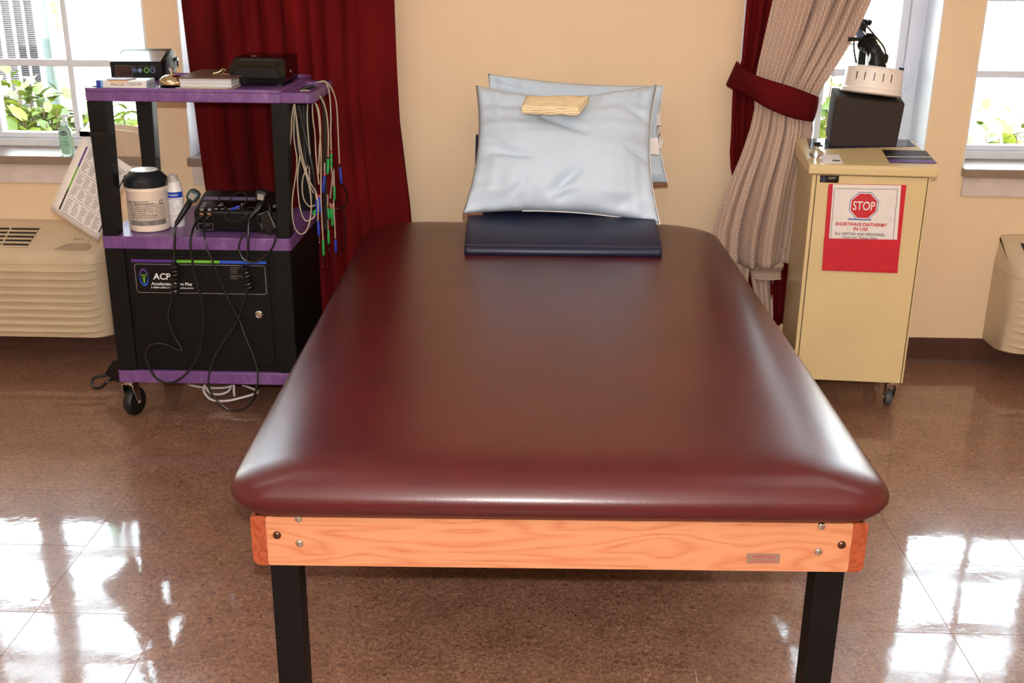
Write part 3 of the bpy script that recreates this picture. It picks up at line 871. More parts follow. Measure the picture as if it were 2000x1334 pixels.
tt = thing('treatment_table', 'burgundy vinyl treatment table with an oak rail and black legs', 'treatment table', (0.047, 1.80, 0), math.radians(1.1))
HW, LEN = 0.57, 1.98
ZB, ZR = 0.411, 0.514
obj('front_rail', MB().prism(rr(-HW+0.028, HW-0.028, ZB, ZR, (0.004,)*4, 2), 0, 0.022, 'y'), OAK, tt, local=True, smooth=30)
for s in (-1, 1):
    xa, xb = sorted((s*HW, s*(HW-0.028)))
    rad = (0.014, 0.002, 0.002, 0.004) if s < 0 else (0.002, 0.014, 0.004, 0.002)
    obj('side_rail', MB().prism(rr(xa, xb, ZB, ZR, rad, 4), -0.001, LEN, 'y'), OAKEND, tt, local=True, smooth=30, label='side rail with reddish end grain')
obj('rear_rail', box(-HW+0.028, HW-0.028, LEN-0.022, LEN, ZB, ZR), OAK, tt, local=True, smooth=0)
obj('deck', box(-HW+0.01, HW-0.01, 0.004, LEN-0.004, ZR, ZR+0.010), BLACKM, tt, local=True, smooth=0)
obj('corner_bracket', box(-HW-0.004, -HW+0.012, 0.03, 0.07, ZR-0.012, ZR+0.002), BLACKM, tt, local=True, smooth=0)
for sx in (-1, 1):
    for y in (0.023, LEN-0.023-0.056):
        x = sx*0.518
        lg = MB().bx(x-0.0275, x+0.0275, y, y+0.056, 0.004, ZR)
        l = obj('leg', lg, BLACKM, tt, local=True, smooth=0, bev=0.003)
        obj('foot', MB().bx(x-0.029, x+0.029, y-0.001, y+0.057, 0, 0.02), RUBBER, l, local=True, smooth=0)
def bolt(x, z, m, r=0.0078):
    return obj('bolt', MB().lathe([(r, 0), (r, 0.0015), (r*0.8, 0.0035), (r*0.3, 0.0045), (0.001, 0.0046)], (x, 0.0, z), 16, (0, -1, 0)), m, tt, local=True, smooth=60)
tinv = WORLDM[tt].inverted()
for p, m in (((-0.4754, 1.7900, 0.4750), BRONZE), ((-0.4343, 1.7900, 0.4587), CHROME), ((-0.4334, 1.7900, 0.5102), CHROME), ((0.5299, 1.8100, 0.4537), CHROME), ((0.5718, 1.8100, 0.4687), BRONZE), ((0.5301, 1.8100, 0.5074), CHROME)):
    q = tinv @ V(p); bolt(q.x, q.z, m)
pc = tinv @ V((0.4289, 1.8100, 0.4381))
plt = obj('caution_plate', MB().prism(rr(pc.x-0.031, pc.x+0.031, pc.z-0.0105, pc.z+0.0105, 0.003, 3), -0.0012, 0.0, 'y'), PLATE, tt, local=True, smooth=0, label='small metal plate lettered CAUTION in red')
obj('print', write([('CAUTION', pc.x, pc.z+0.0042, 0.042, 0.0056, -0.0016), ('DO NOT LEAVE PATIENT', pc.x, pc.z-0.0032, 0.042, 0.0024, -0.0016), ('UNATTENDED ON THIS PRODUCT', pc.x, pc.z-0.0074, 0.054, 0.0024, -0.0016)]), REDINK, plt, local=True, smooth=0)
# padded top
def cushion(hw, y0, y1, prof, rnear, rfar, nc=8):
    rings = []
    for ins, z in prof:
        rn = max(0.05, rnear-0.25*ins); rf = max(0.06, rfar-0.25*ins)
        rings.append([V((x, y, z)) for x, y in rr(-hw+ins, hw-ins, y0+ins*(1-0.42*min(1, ins/0.03)), y1-ins, (rn, rn, rf, rf), nc)])
    return rings
prof = [(0.075, 0.5235), (0.034, 0.5235), (0.018, 0.527), (0.006, 0.538), (0.0, 0.551), (0.001, 0.562), (0.006, 0.572), (0.014, 0.579), (0.030, 0.5868), (0.050, 0.5945), (0.075, 0.602), (0.090, 0.6055), (0.108, 0.6088), (0.13, 0.6120), (0.16, 0.6146), (0.20, 0.6163), (0.26, 0.6174), (0.36, 0.618)]
rings = cushion(0.614, -0.036, 2.052, prof, 0.085, 0.15)
# the cover is a little uneven round its edge
for k, r in enumerate(rings):
    if 2 <= k <= 9:
        for p in r:
            p.z += 0.0022*noise.noise(V((p.x*5, p.y*4, 1.3)))
            d = 0.0022*noise.noise(V((p.x*9+4, p.y*7, k*0.15)))
            if abs(p.y+0.03) < 0.06: p.y += d
            else: p.x += d
cu = MB().loft(rings, True, False)
n0 = len(rings[0])
cu.f.append(list(reversed(range(n0))))
# close the top with a ring of quads to the centre line
o_ = (len(rings)-1)*n0
cv = len(cu.v); cu.v.append(V((0, 1.0, 0.618)))
for j in range(n0):
    cu.f.append([o_+j, o_+(j+1) % n0, cv])
obj('cushion', cu, BURG, tt, local=True, smooth=180, label='padded burgundy vinyl top')

# ---------------------------------------------------------------- navy wedge pad under the pillows
wg = thing('backrest_pad', 'navy vinyl backrest pad on the far end of the burgundy table', 'backrest pad', (0.07, 3.42, 0.61), math.radians(1.1))
wx0, wx1 = -0.300, 0.308
ZT0 = 0.0005
side = [(-0.135, ZT0), (-0.146, 0.010), (-0.147, 0.022), (-0.139, 0.033), (-0.126, 0.036), (-0.116, 0.033), (-0.108, 0.036), (-0.10, 0.041), (0.18, 0.098), (0.19, 0.092), (0.19, ZT0)]
def edge_soft(poly, xs):
    cx = sum(p[0] for p in poly)/len(poly); cz = sum(p[1] for p in poly)/len(poly)
    return [[(x, cx+(p[0]-cx)*k, cz+(p[1]-cz)*k if p[1] > 0.002 else p[1]) for p in poly] for x, k in xs]
obj('pad', MB().loft(edge_soft(side, [(wx0, 0.93), (wx0+0.004, 0.985), (wx0+0.012, 1), (wx1-0.012, 1), (wx1-0.004, 0.985), (wx1, 0.93)])), NAVY, wg, local=True, smooth=50)
pan = [(0.185, 0.094), (0.205, 0.088), (0.330, 0.292), (0.322, 0.304), (0.312, 0.300)]
obj('back_panel', MB().loft([[(x, a, b_) for a, b_ in pan] for x in (wx0+0.018, wx1-0.03)]), NAVY, wg, local=True, smooth=50)

# ---------------------------------------------------------------- pillows
def pillow(name, label, BL, BR, TR, TL, tf, tb, pull, seed, sag=0.0, crease=()):
    BL, BR, TR, TL = (V(p) for p in (BL, BR, TR, TL))
    base = (BL+BR)/2
    t = thing(name, label, 'pillow', base)
    nrm = (BR-BL).cross(TL-BL).normalized()
    if nrm.y > 0: nrm = -nrm
    def at(u, v):
        p = BL*(1-u)*(1-v)+BR*u*(1-v)+TR*u*v+TL*(1-u)*v
        ux, vz = (BR-BL), (TL-BL)
        p = p + ux*pull[0]*(1-u)**2*4*v*(1-v)*0.9 - ux*pull[1]*u**2*4*v*(1-v)*0.9
        p = p + vz*pull[2]*(1-v)**2*4*u*(1-u) - vz*(pull[3])*v**2*(4*u*(1-u))**1.2
        return p
    def thick(u, v):
        a = (max(0, 4*u*(1-u)))**0.42*(max(0, 4*v*(1-v)))**0.42
        if sag: a *= 1-sag*math.exp(-((u-0.44)/0.27)**2)*max(0, min(1, (v-0.55)/0.35))
        return a
    def wr(u, v, side):
        n1 = noise.noise(V((u*3.2+seed, v*3.0, seed*2)))
        ed = (1-thick(u, v))
        q = 0.020*n1
        # gathers that run in from the edges
        q += 0.030*ed*noise.noise(V((u*17+seed, 3.1, seed)))*(1 if v < 0.35 or v > 0.7 else 0.25)
        q += 0.030*ed*noise.noise(V((2.2, v*15+seed, seed)))*(1 if u < 0.3 or u > 0.7 else 0.25)
        for (x0, y0, x1, y1, w, dep) in crease:
            dx, dy = x1-x0, y1-y0; L2 = dx*dx+dy*dy
            s = max(0, min(1, ((u-x0)*dx+(v-y0)*dy)/L2))
            d = math.hypot(u-x0-dx*s, v-y0-dy*s)
            q -= 1.7*dep*math.exp(-(d/w)**2)*(0.35+0.65*math.sin(PI*min(1, max(0, s*0.9+0.05))))
        return q*thick(u, v)**0.5*side
    nu, nv = 72, 54
    def f(u, v): return at(u, v)+nrm*(tf*thick(u, v)+wr(u, v, 1))
    def g(u, v): return at(1-u, v)-nrm*(tb*thick(1-u, v))
    mb = MB().grid(f, nu, nv)
    mb.grid(g, nu, nv)
    bm_ = MB(); idx = {}; fs = []
    key = lambda p: (round(p.x, 4), round(p.y, 4), round(p.z, 4))
    remap = []
    for p in mb.v:
        k = key(p)
        if k not in idx:
            idx[k] = len(bm_.v); bm_.v.append(p)
        remap.append(idx[k])
    for q in mb.f:
        r = []
        for i in q:
            if remap[i] not in r: r.append(remap[i])
        if len(r) > 2: bm_.f.append(r)
    obj('cover', bm_, PILLOW, t, smooth=180)
    return t, at, nrm
FP = dict(BL=(-0.2488, 3.5000, 0.6934), BR=(0.3931, 3.5000, 0.6694), TR=(0.3922, 3.8000, 1.0802), TL=(-0.2222, 3.8000, 1.0694))
p1, at1, n1_ = pillow('pillow', 'pale blue pillow in front, with the yellow washcloth lying on it', FP['BL'], FP['BR'], FP['TR'], FP['TL'], 0.105, 0.02, (0.048, 0.052, 0.055, 0.105), 1.7, sag=0.72,
    crease=((0.30, 0.80, 0.62, 0.56, 0.035, 0.016), (0.10, 0.42, 0.30, 0.36, 0.028, 0.014), (0.44, 0.10, 0.58, 0.27, 0.03, 0.017), (0.46, 0.05, 0.56, 0.10, 0.018, 0.014), (0.05, 0.50, 0.16, 0.44, 0.02, 0.012), (0.78, 0.06, 0.92, 0.14, 0.03, 0.012), (0.22, 0.08, 0.30, 0.16, 0.02, 0.010), (0.86, 0.45, 0.98, 0.40, 0.02, 0.012), (0.84, 0.78, 0.97, 0.70, 0.02, 0.010)))
obj('piping', MB().tube([at1(1.0, v/20)-n1_*0.001 for v in range(21)], 0.0028, 6, 1), PIPING, p1, label='white piped right seam')
obj('piping', MB().tube([at1(u/20, 0.0) for u in range(6, 21)], 0.0022, 6, 1), PIPING, p1)
obj('underside_shade', MB().tube([at1(u/20, 0.0)+V((0, 0.008, -0.008)) for u in range(0, 3)], 0.007, 6, 1), UNDERSHADE, p1, label='brown strip coloured as the shade under the pillow')  # shade at the lower left corner, put in as a brown tube
tg = [V((0.3655, 3.7000, 0.9184)), V((0.3929, 3.7000, 0.9154)), V((0.3999, 3.6900, 0.8624)), V((0.3673, 3.6900, 0.8654))]
obj('tag', MB().add([p+V((0, -0.004, 0)) for p in tg]+[p+V((0, -0.0025, 0)) for p in tg], [(0, 1, 2, 3), (7, 6, 5, 4), (0, 4, 5, 1), (1, 5, 6, 2), (2, 6, 7, 3), (3, 7, 4, 0)]), PAPER, p1, smooth=0, label='white sewn-in tag')
BP = dict(BL=(-0.2509, 3.8400, 0.6581), BR=(0.4525, 3.8600, 0.7340), TR=(0.4284, 3.9400, 1.0597), TL=(-0.1872, 3.9400, 1.0945))
p2, at2, n2_ = pillow('pillow', 'pale blue pillow standing behind against the cream wall', BP['BL'], BP['BR'], BP['TR'], BP['TL'], 0.05, 0.045, (0.05, 0.035, 0.03, 0.03), 4.1,
    crease=((0.03, 0.93, 0.2, 0.88, 0.03, 0.012), (0.93, 0.2, 0.99, 0.7, 0.02, 0.008)))
obj('piping', MB().tube([at2(1.0, v/20)-n2_*0.001 for v in range(21)], 0.0028, 6, 1), PIPING, p2, label='white piped right seam')
obj('underside_shade', MB().tube([at2(u/20, 0.0)+V((0, -0.004, -0.008)) for u in range(12, 21)], 0.007, 6, 1), UNDERSHADE, p2, label='brown strip coloured as the shade under the pillow')  # same painted shade along the rear pillow's lower right edge
tg = [V((0.3998, 3.8400, 0.9774)), V((0.4103, 3.8400, 0.9775)), V((0.4160, 3.8400, 0.9374)), V((0.4019, 3.8400, 0.9372))]
obj('tag', MB().add(tg+[p+V((0, 0.0015, 0)) for p in tg], [(0, 1, 2, 3), (7, 6, 5, 4), (0, 4, 5, 1), (1, 5, 6, 2), (2, 6, 7, 3), (3, 7, 4, 0)]), PAPER, p2, smooth=0)
cl = [(0.4038, 3.8400, 0.9355), (0.4105, 3.8350, 0.9328), (0.4128, 3.8300, 0.9125), (0.4087, 3.8350, 0.9011), (0.4016, 3.8400, 0.9108), (0.4022, 3.8400, 0.9319)]
obj('pin', MB().tube(cl, 0.0015, 6), CHROME, p2, label='steel safety pin')
tg = [V((0.4120, 3.8300, 0.8949)), V((0.4264, 3.8300, 0.8898)), V((0.4193, 3.8300, 0.8579)), V((0.4102, 3.8300, 0.8631))]
obj('tag', MB().add(tg+[p+V((0, 0.0015, 0)) for p in tg], [(0, 1, 2, 3), (7, 6, 5, 4), (0, 4, 5, 1), (1, 5, 6, 2), (2, 6, 7, 3), (3, 7, 4, 0)]), PAPER, p2, smooth=0)

# folded washcloth
q4 = [V((-0.0595, 3.5750, 1.0291)), V((0.1227, 3.5750, 1.0249)), V((0.1587, 3.6800, 1.0529)), V((-0.0499, 3.6800, 1.0486))]
wc = thing('washcloth', 'folded yellow washcloth lying on the pillow top', 'washcloth', (q4[0]+q4[1])/2-V((0, 0, 0.026)))
nn = (q4[1]-q4[0]).cross(q4[3]-q4[0]).normalized()
for k in range(4):
    def fold(u, v, k=k):
        e = 0.004*noise.noise(V((u*5+k*3, v*4, k)))
        s0, s1 = -0.004*k+0.004*(k % 2), 0.004*(k % 3)
        a = q4[0].lerp(q4[1], -0.01*(k % 2)+u*(1+0.012*((k*7) % 3-1)))
        b_ = q4[3].lerp(q4[2], u)
        return a.lerp(b_, v)-nn*(0.0066*k)+nn*e+(q4[0]-q4[3]).normalized()*s1*0.6
    obj('fold', MB().grid(fold, 16, 10), CLOTH, wc, smooth=180, solid=0.0055)
obj('hem', MB().tube([q4[0].lerp(q4[3], s)-nn*(0.003+0.004*math.sin(s*5)) for s in (0.0, 0.2, 0.4, 0.6)], 0.0035, 6), CLOTH, wc)

# ---------------------------------------------------------------- cream diathermy cabinet
cab = thing('diathermy_cabinet', 'cream wheeled diathermy cabinet holding the red sign pocket', 'cabinet', (1.078, 3.58, 0), math.radians(-4.5))
CM = WORLDM[cab]; CI = CM.inverted()
def cl_(p, h=0.0):
    q = CI @ V(p); return q.x, -0.0066-h, q.z
bz0, bz1 = 0.107, 0.822
obj('body', MB().bx(-0.187, 0.187, 0.0, 0.325, bz0, bz1), CREAM, cab, local=True, smooth=0, bev=0.004)
obj('gap', MB().bx(-0.1755, -0.1715, -0.003, 0.001, bz0+0.002, bz1-0.001).bx(0.1775, 0.1815, -0.003, 0.001, bz0+0.002, bz1-0.001), CREAMD, cab, local=True, smooth=0)
obj('side_trim', MB().bx(-0.187, -0.1752, -0.006, 0.002, bz0, bz1), CREAM, cab, local=True, smooth=0, bev=0.0015)
obj('side_trim', MB().bx(0.1812, 0.187, -0.006, 0.002, bz0, bz1), CREAM, cab, local=True, smooth=0, bev=0.0015)
obj('door', MB().bx(-0.1718, 0.1778, -0.006, 0.002, bz0, bz1-0.001), CREAM, cab, local=True, smooth=0, bev=0.0012)
SLP = 0.085
def ltop(x, y, h=0.0): return (x, y, 0.857+(y+0.012)*SLP+h)
lid = MB().prism([(-0.020, 0.826), (-0.020, 0.850), (-0.012, 0.857), (0.340, 0.857+0.352*SLP), (0.345, 0.852+0.352*SLP), (0.345, 0.826)], -0.203, 0.203, 'x')
obj('lid', lid, CREAM, cab, local=True, smooth=0, bev=0.004, label='sloping cream lid')
def lidquad(pts, h0, h1):
    L = []
    for p in pts:
        q = CI @ V(p); L.append((q.x, q.y))
    return MB().hexa([ltop(x, y, h0) for x, y in L], [ltop(x, y, h1) for x, y in L])
NAVYP = mat('navy_control_panel', (34, 40, 66), 0.12, var=0.05, coat=0.4)
obj('control_panel', lidquad([(0.9169, 3.7731, 0.8760), (1.2906, 3.8194, 0.8680), (1.2933, 3.9124, 0.8810), (0.9386, 3.9200, 0.8840)], 0.0002, 0.0014), NAVYP, cab, local=True, smooth=0, label='navy control panel across the lid')
bp = obj('instruction_panel', lidquad([(1.1401, 3.6050, 0.8540), (1.2903, 3.5982, 0.8540), (1.3061, 3.7595, 0.8680), (1.1604, 3.7681, 0.8680)], 0.0002, 0.0014), BLACKP, cab, local=True, smooth=0, label='black printed panel with a purple strip')
obj('strip', lidquad([(1.1401, 3.6050, 0.8540), (1.2903, 3.5982, 0.8540), (1.2945, 3.6372, 0.8570), (1.1463, 3.6445, 0.8570)], 0.0014, 0.0020), STRIPEP, bp, local=True, smooth=0)
for a, b_ in ((309, 0.4), (303, 0.3)):
    pass
obj('line', lidquad([(1.1490, 3.6725, 0.8605), (1.2980, 3.6745, 0.8605), (1.2985, 3.6813, 0.8610), (1.1492, 3.6792, 0.8610)], 0.0014, 0.0019), INKLIGHT, bp, local=True, smooth=0)
st = obj('sticker', lidquad([(0.9201, 3.5956, 0.8560), (0.9853, 3.5914, 0.8560), (0.9989, 3.7005, 0.8620), (0.9388, 3.7055, 0.8620)], 0.0002, 0.0010), PAPER, cab, local=True, smooth=0, label='white paper sticker')
obj('print', lidquad([(0.9583, 3.6170, 0.8585), (0.9826, 3.6143, 0.8585), (0.9849, 3.6303, 0.8590), (0.9605, 3.6331, 0.8590)], 0.0010, 0.0013), INK, st, local=True, smooth=0)
x, y, z = cl_((0.9446, 3.5770, 0.8087))
bd = obj('badge', MB().bx(x-0.030, x+0.030, -0.0075, -0.006, z-0.0115, z+0.0115), BLACKG, cab, local=True, smooth=0, label='small black badge')
obj('emblem', MB().torus((x-0.019, -0.0078, z), 0.0072, 0.0009, (0, 1, 0), 20, 6).bx(x-0.0195, x-0.0185, -0.0082, -0.0074, z-0.004, z+0.003), BLUEINK, bd, local=True)
obj('print', write([('ACCELERATED', x+0.008, z+0.0055, 0.026, 0.003, -0.0078), ('CARE PLUS', x+0.006, z+0.001, 0.020, 0.003, -0.0078)]), INKLIGHT, bd, local=True, smooth=0)
for sx in (-1, 1):
    for yy in (0.035, 0.300):
        caster(cab, sx*0.160, yy, bz0, 0.030, 0.021, (0.0 if sx > 0 else -0.4) if yy < 0.1 else 0.3, mat('grey_wheel_rubber', (74, 74, 76), 0.5, var=0.08), CHROME)
# red pocket with the sign in it
pk = thing('wall_pocket', 'red card pocket taped to the front of the cream cabinet', 'document pocket', CM @ V((0, -0.008, 0.5)), math.radians(-4.5))
def fr_poly(pts, y0, y1):
    return MB().loft([[(a, yy, c) for a, c in pts] for yy in (y0, y1)])
def cxz(p):
    q = CI @ V(p); return (q.x, q.z)
def cw(mb):  # cabinet frame to world
    return mb.xf(CM)
A, B_, C_, D_ = cxz((0.9432, 3.5750, 0.7931)), cxz((1.1912, 3.5750, 0.7967)), cxz((1.1980, 3.5750, 0.5047)), cxz((0.9516, 3.5750, 0.5023))
E_, F_ = cxz((0.9463, 3.5720, 0.6122)), cxz((1.1933, 3.5720, 0.6161))
obj('back_panel', cw(fr_poly([D_, C_, B_, (A[0]+0.004, A[1]), (A[0], A[1]-0.006)], -0.0078, -0.0066)), REDCARD, pk, smooth=0)
obj('pocket_front', cw(fr_poly([D_, C_, (F_[0]-0.002, F_[1]-0.001), (E_[0], E_[1]-0.001)], -0.0122, -0.0108)), REDCARD, pk, smooth=0)
obj('fold', cw(MB().bx(D_[0], C_[0], -0.0122, -0.007, D_[1]-0.001, D_[1]+0.001)), REDCARD, pk, smooth=0)
sg = thing('warning_sign', 'white STOP sign sheet tucked into the red pocket', 'sign', CM @ V((0, -0.010, 0.55)), math.radians(-4.5))
G = [cxz((0.9575, 3.5720, 0.7922)), cxz((1.1740, 3.5720, 0.7953)), cxz((1.1851, 3.5720, 0.5741)), cxz((0.9642, 3.5720, 0.5705))]
YS = -0.0095
sh = obj('sheet', cw(fr_poly([G[3], G[2], G[1], G[0]], YS, YS+0.0012)), PAPER, sg, smooth=0)
def onsign(mb, m, name, label=None): return obj(name, cw(mb), m, sg, smooth=0, label=label)
bl = [cxz((0.9637, 3.5710, 0.7790)), cxz((1.1638, 3.5710, 0.7819)), cxz((1.1708, 3.5710, 0.5916)), cxz((0.9688, 3.5710, 0.5884))]
ln = MB()
for i in range(4):
    if i == 2: continue
    a, c = V(bl[i]+(0,)), V(bl[(i+1) % 4]+(0,)); d = (c-a).normalized(); n_2 = V((-d.y, d.x, 0))*0.0006
    ln.loft([[(p.x, yy, p.y) for p in (a-n_2, c-n_2, c+n_2, a+n_2)] for yy in (YS-0.0006, YS-0.0001)])
onsign(ln, INK, 'border', 'thin black border line')
ox, _, oz = cl_((1.0628, 3.5710, 0.7245))
def octo(r): return [(ox+r*math.cos(PI/8+PI*i/4), oz+r*math.sin(PI/8+PI*i/4)) for i in range(8)]
onsign(MB().prism(rr(ox-0.046, ox+0.030, oz-0.049, oz-0.043, 0.003, 3), YS-0.0004, YS-0.0001, 'y'), BLUEINK, 'shadow_mark', 'printed blue shadow under the octagon')
onsign(fr_poly(octo(0.0495), YS-0.0008, YS-0.0002), BLUEINK, 'octagon_edge')
onsign(fr_poly(octo(0.0468), YS-0.0012, YS-0.0003), INKLIGHT, 'octagon_edge')
onsign(fr_poly(octo(0.0435), YS-0.0016, YS-0.0004), REDINK, 'octagon', 'red stop octagon')
onsign(write([('STOP', ox+0.0005, oz, 0.071, 0.030, YS-0.0019)], 0.012), INKLIGHT, 'stop_lettering', 'white lettering STOP')
a1 = cl_((1.0616, 3.5710, 0.6619)); a2 = cl_((1.0617, 3.5710, 0.6464)); a3 = cl_((1.0620, 3.5710, 0.6290)); a4 = cl_((1.0618, 3.5710, 0.6169))
onsign(write([('SHORTWAVE DIATHERMY', a1[0], a1[2], 0.166, 0.0118, YS-0.0005), ('IN USE', a2[0], a2[2], 0.046, 0.0115, YS-0.0005)], 0.03), REDINK, 'red_lettering')
onsign(write([('ALL VISITORS AND PERSONNEL:', a3[0], a3[2], 0.164, 0.0092, YS-0.0005), ('Check with Therapy Dept.', a4[0], a4[2]-0.001, 0.115, 0.0105, YS-0.0005)], 0.012), INK, 'black_lettering')

# charcoal foam block, tilted a little on the lid
fo = thing('foam_block', 'charcoal foam block on the cabinet lid under the white drum', 'foam block', (1.1087, 3.8200, 0.8689))
fb = [(0.9958, 3.8200, 0.8762), (1.2227, 3.8200, 0.8670), (1.2702, 3.9550, 0.8828), (1.0120, 3.9550, 0.8975)]
ft = [(1.0006, 3.8200, 1.0445), (1.2358, 3.8200, 1.0252), (1.2580, 3.9550, 1.0364), (1.0164, 3.9550, 1.0616)]
obj('block', MB().hexa(fb, ft), FOAM, fo, smooth=0, bev=0.005)

# white drum applicator on its black arm
ap = thing('drum_applicator', 'white slotted drum head on a black jointed arm, resting on the foam block', 'applicator', (1.1311, 3.8750, 1.0480))
d0, d1 = V((1.1294, 3.8750, 1.0471)), V((1.1391, 3.8850, 1.1363))
ax = (d1-d0).normalized(); HT = (d1-d0).length
RD = 0.0985
obj('drum', MB().lathe([(0.001, 0), (RD-0.004, 0), (RD+0.003, 0.004), (RD+0.004, 0.016), (RD-0.001, 0.020), (RD-0.005, HT-0.006), (RD-0.011, HT), (RD-0.020, HT+0.001), (0.055, HT+0.003), (0.001, HT+0.004)], d0, 48, ax), DRUM, ap, smooth=40)
side_ = V((1, 0, 0)); side_ = (side_-ax*side_.dot(ax)).normalized(); fwd = ax.cross(side_)
if fwd.y > 0: fwd = -fwd
for ang in (-50, -32.5, -14, 4, 22):
    a = math.radians(ang)
    dirv = side_*math.sin(a)+fwd*math.cos(a); tang = side_*math.cos(a)-fwd*math.sin(a)
    mm = M.Identity(4)
    for i in range(3): mm[i][0] = tang[i]; mm[i][1] = dirv[i]; mm[i][2] = ax[i]
    mm.translation = d0+dirv*(RD-0.0045)+ax*(HT*0.62)
    obj('slot', MB().bx(-0.0013, 0.0013, -0.004, 0.0026, -0.013, 0.013).xf(mm), SLOT, ap, smooth=0)
k0 = d0+ax*(HT+0.003)
obj('knob', MB().cyl(k0+side_*0.083+fwd*0.02-ax*0.002, k0+side_*0.083+fwd*0.02+ax*0.006, 0.009), BLACKP, ap)
j0 = V((1.1406, 3.8750, 1.1441)); j1 = V((1.1371, 3.8800, 1.1707)); j2 = V((1.1273, 3.8850, 1.1922)); j3 = V((1.1058, 3.9200, 1.2213)); j4 = V((1.0845, 4.0000, 1.2582))
obj('flange', MB().cyl(j0-V((0, 0, 0.012)), j0+V((0, 0, 0.006)), 0.034, 0.030, 20).cyl(V((1.1497, 3.8500, 1.1381))-V((0.012, 0, 0)), V((1.1497, 3.8500, 1.1381))+V((0.014, 0, 0)), 0.013, n=14), BLACKP, ap)
obj('joint', MB().cyl(j0, j1, 0.030, 0.028, 18).sphere(j1, 0.030).cyl(j1+V((-0.028, -0.012, 0)), j1+V((0.034, -0.006, -0.004)), 0.017, n=16).cyl(j1, j2, 0.028, 0.025, 18).sphere(j2, 0.026), BLACKP, ap, label='black ball joint')
obj('collar', MB().cyl(j2, j3, 0.0245, 0.027, 18).cyl(j2.lerp(j3, 0.3), j2.lerp(j3, 0.38), 0.0275, n=18).cyl(j2.lerp(j3, 0.55), j2.lerp(j3, 0.7), 0.030, n=18).cyl(j2.lerp(j3, 0.85), j3, 0.033, n=18).cyl(j3+V((-0.022, -0.01, 0.006)), j3+V((-0.062, -0.012, 0.006)), 0.007, n=10).cyl(j2.lerp(j3, 0.2)+V((-0.018, -0.012, 0)), j2.lerp(j3, 0.2)+V((-0.03, -0.016, -0.002)), 0.006, n=10), BLACKP, ap, label='ribbed black clamp collar')
obj('arm_tube', MB().cyl(j3, j4+(j4-j3)*0.8, 0.016, n=16), mat('blue_grey_tube', (120, 128, 150), 0.2, metal=0.8, var=0.05), ap, label='shiny tube')
pb = V((1.1208, 4.0000, 1.1424))
obj('post', MB().bx(pb.x-0.013, pb.x+0.013, 3.985, 4.012, 0.77, 1.235), BLACKP, ap, smooth=0, bev=0.003)
hb = V((1.1087, 4.0000, 1.2636))
obj('head_block', MB().bx(hb.x-0.030, hb.x+0.016, 3.985, 4.03, hb.z-0.034, hb.z+0.026).cyl(hb+V((0.012, -0.02, 0.018)), hb+V((0.028, -0.02, 0.012)), 0.010, n=12).bx(hb.x+0.01, hb.x+0.034, 3.985, 4.005, hb.z-0.030, hb.z-0.020), BLACKP, ap, smooth=0, bev=0.004)
obj('cable', MB().tube([(1.0828, 3.9300, 1.2946), (1.1073, 3.9200, 1.2686), (1.1370, 3.9000, 1.2332), (1.1589, 3.8800, 1.2047), (1.1661, 3.8700, 1.1787), (1.1662, 3.8720, 1.1684)], 0.0034, 6), CABLEB, ap)
obj('cable', MB().tube([(1.0739, 3.9500, 1.2358), (1.0786, 3.9500, 1.1931), (1.0925, 3.9550, 1.1446)], 0.0035, 6), CABLEB, ap)
obj('cable', MB().tube([(1.0659, 3.9450, 1.2326), (1.0556, 3.9400, 1.2193), (1.0637, 3.9400, 1.2091), (1.0826, 3.9450, 1.2090)], 0.002, 6), CABLEB, ap)

# clear suction knob with a black cap at the lid's left edge
kb = V((0.9147, 3.6650, 0.8722)); kq = CI @ kb; kb = CM @ V((kq.x, kq.y, ltop(0, kq.y)[2]+0.0005))
kn = thing('suction_cup', 'clear suction cup with a black cap on the left of the cabinet lid', 'suction cup', kb)
obj('cup', MB().lathe([(0.001, 0), (0.008, 0), (0.020, 0.004), (0.0245, 0.012), (0.022, 0.019), (0.012, 0.025), (0.007, 0.028), (0.006, 0.040), (0.001, 0.041)], (0, 0, 0), 24), CLEAR, kn, local=True, smooth=50)
obj('cap', MB().bx(-0.011, 0.010, -0.006, 0.006, 0.040, 0.051).bx(-0.002, 0.018, -0.006, 0.008, 0.036, 0.042), BLACKP, kn, local=True, smooth=0, bev=0.001)

# ---------------------------------------------------------------- purple cart
ct = thing('equipment_cart', 'black equipment cart with three purple shelves', 'cart', (-1.09, 3.6, 0))
CX0, CX1, CY0, CY1 = -1.391, -0.786, 3.370, 3.828
def ringmb(outer, inner, z0, z1):
    n = len(outer)
    mb = MB()
    vs = [(x, y, z0) for x, y in outer]+[(x, y, z0) for x, y in inner]+[(x, y, z1) for x, y in outer]+[(x, y, z1) for x, y in inner]
    fs = []
    for i in range(n):
        j = (i+1) % n
        fs += [(i, j, 2*n+j, 2*n+i), (n+j, n+i, 3*n+i, 3*n+j), (2*n+i, 2*n+j, 3*n+j, 3*n+i), (j, i, n+i, n+j)]
    return mb.add(vs, fs)
def shelf(z0, z1, rim, label):
    s = MB().prism(rr(CX0, CX1, CY0, CY1, 0.012, 4), z0, z1-rim)
    o = obj('shelf', s, PURPLE, ct, smooth=40, bev=0.003, label=label)
    if rim:
        obj('rim', ringmb(rr(CX0, CX1, CY0, CY1, 0.012, 4), rr(CX0+0.014, CX1-0.014, CY0+0.014, CY1-0.014, 0.010, 4), z1-rim-0.001, z1), PURPLE, o, smooth=40, bev=0.003)
    return o
ZT_ = 1.086
top_shelf = shelf(1.057, 1.097, 0.011, 'purple top shelf')
shelf(0.593, 0.634, 0.0, 'purple middle shelf')
shelf(0.134, 0.176, 0.0, 'purple bottom shelf')
hd = MB()
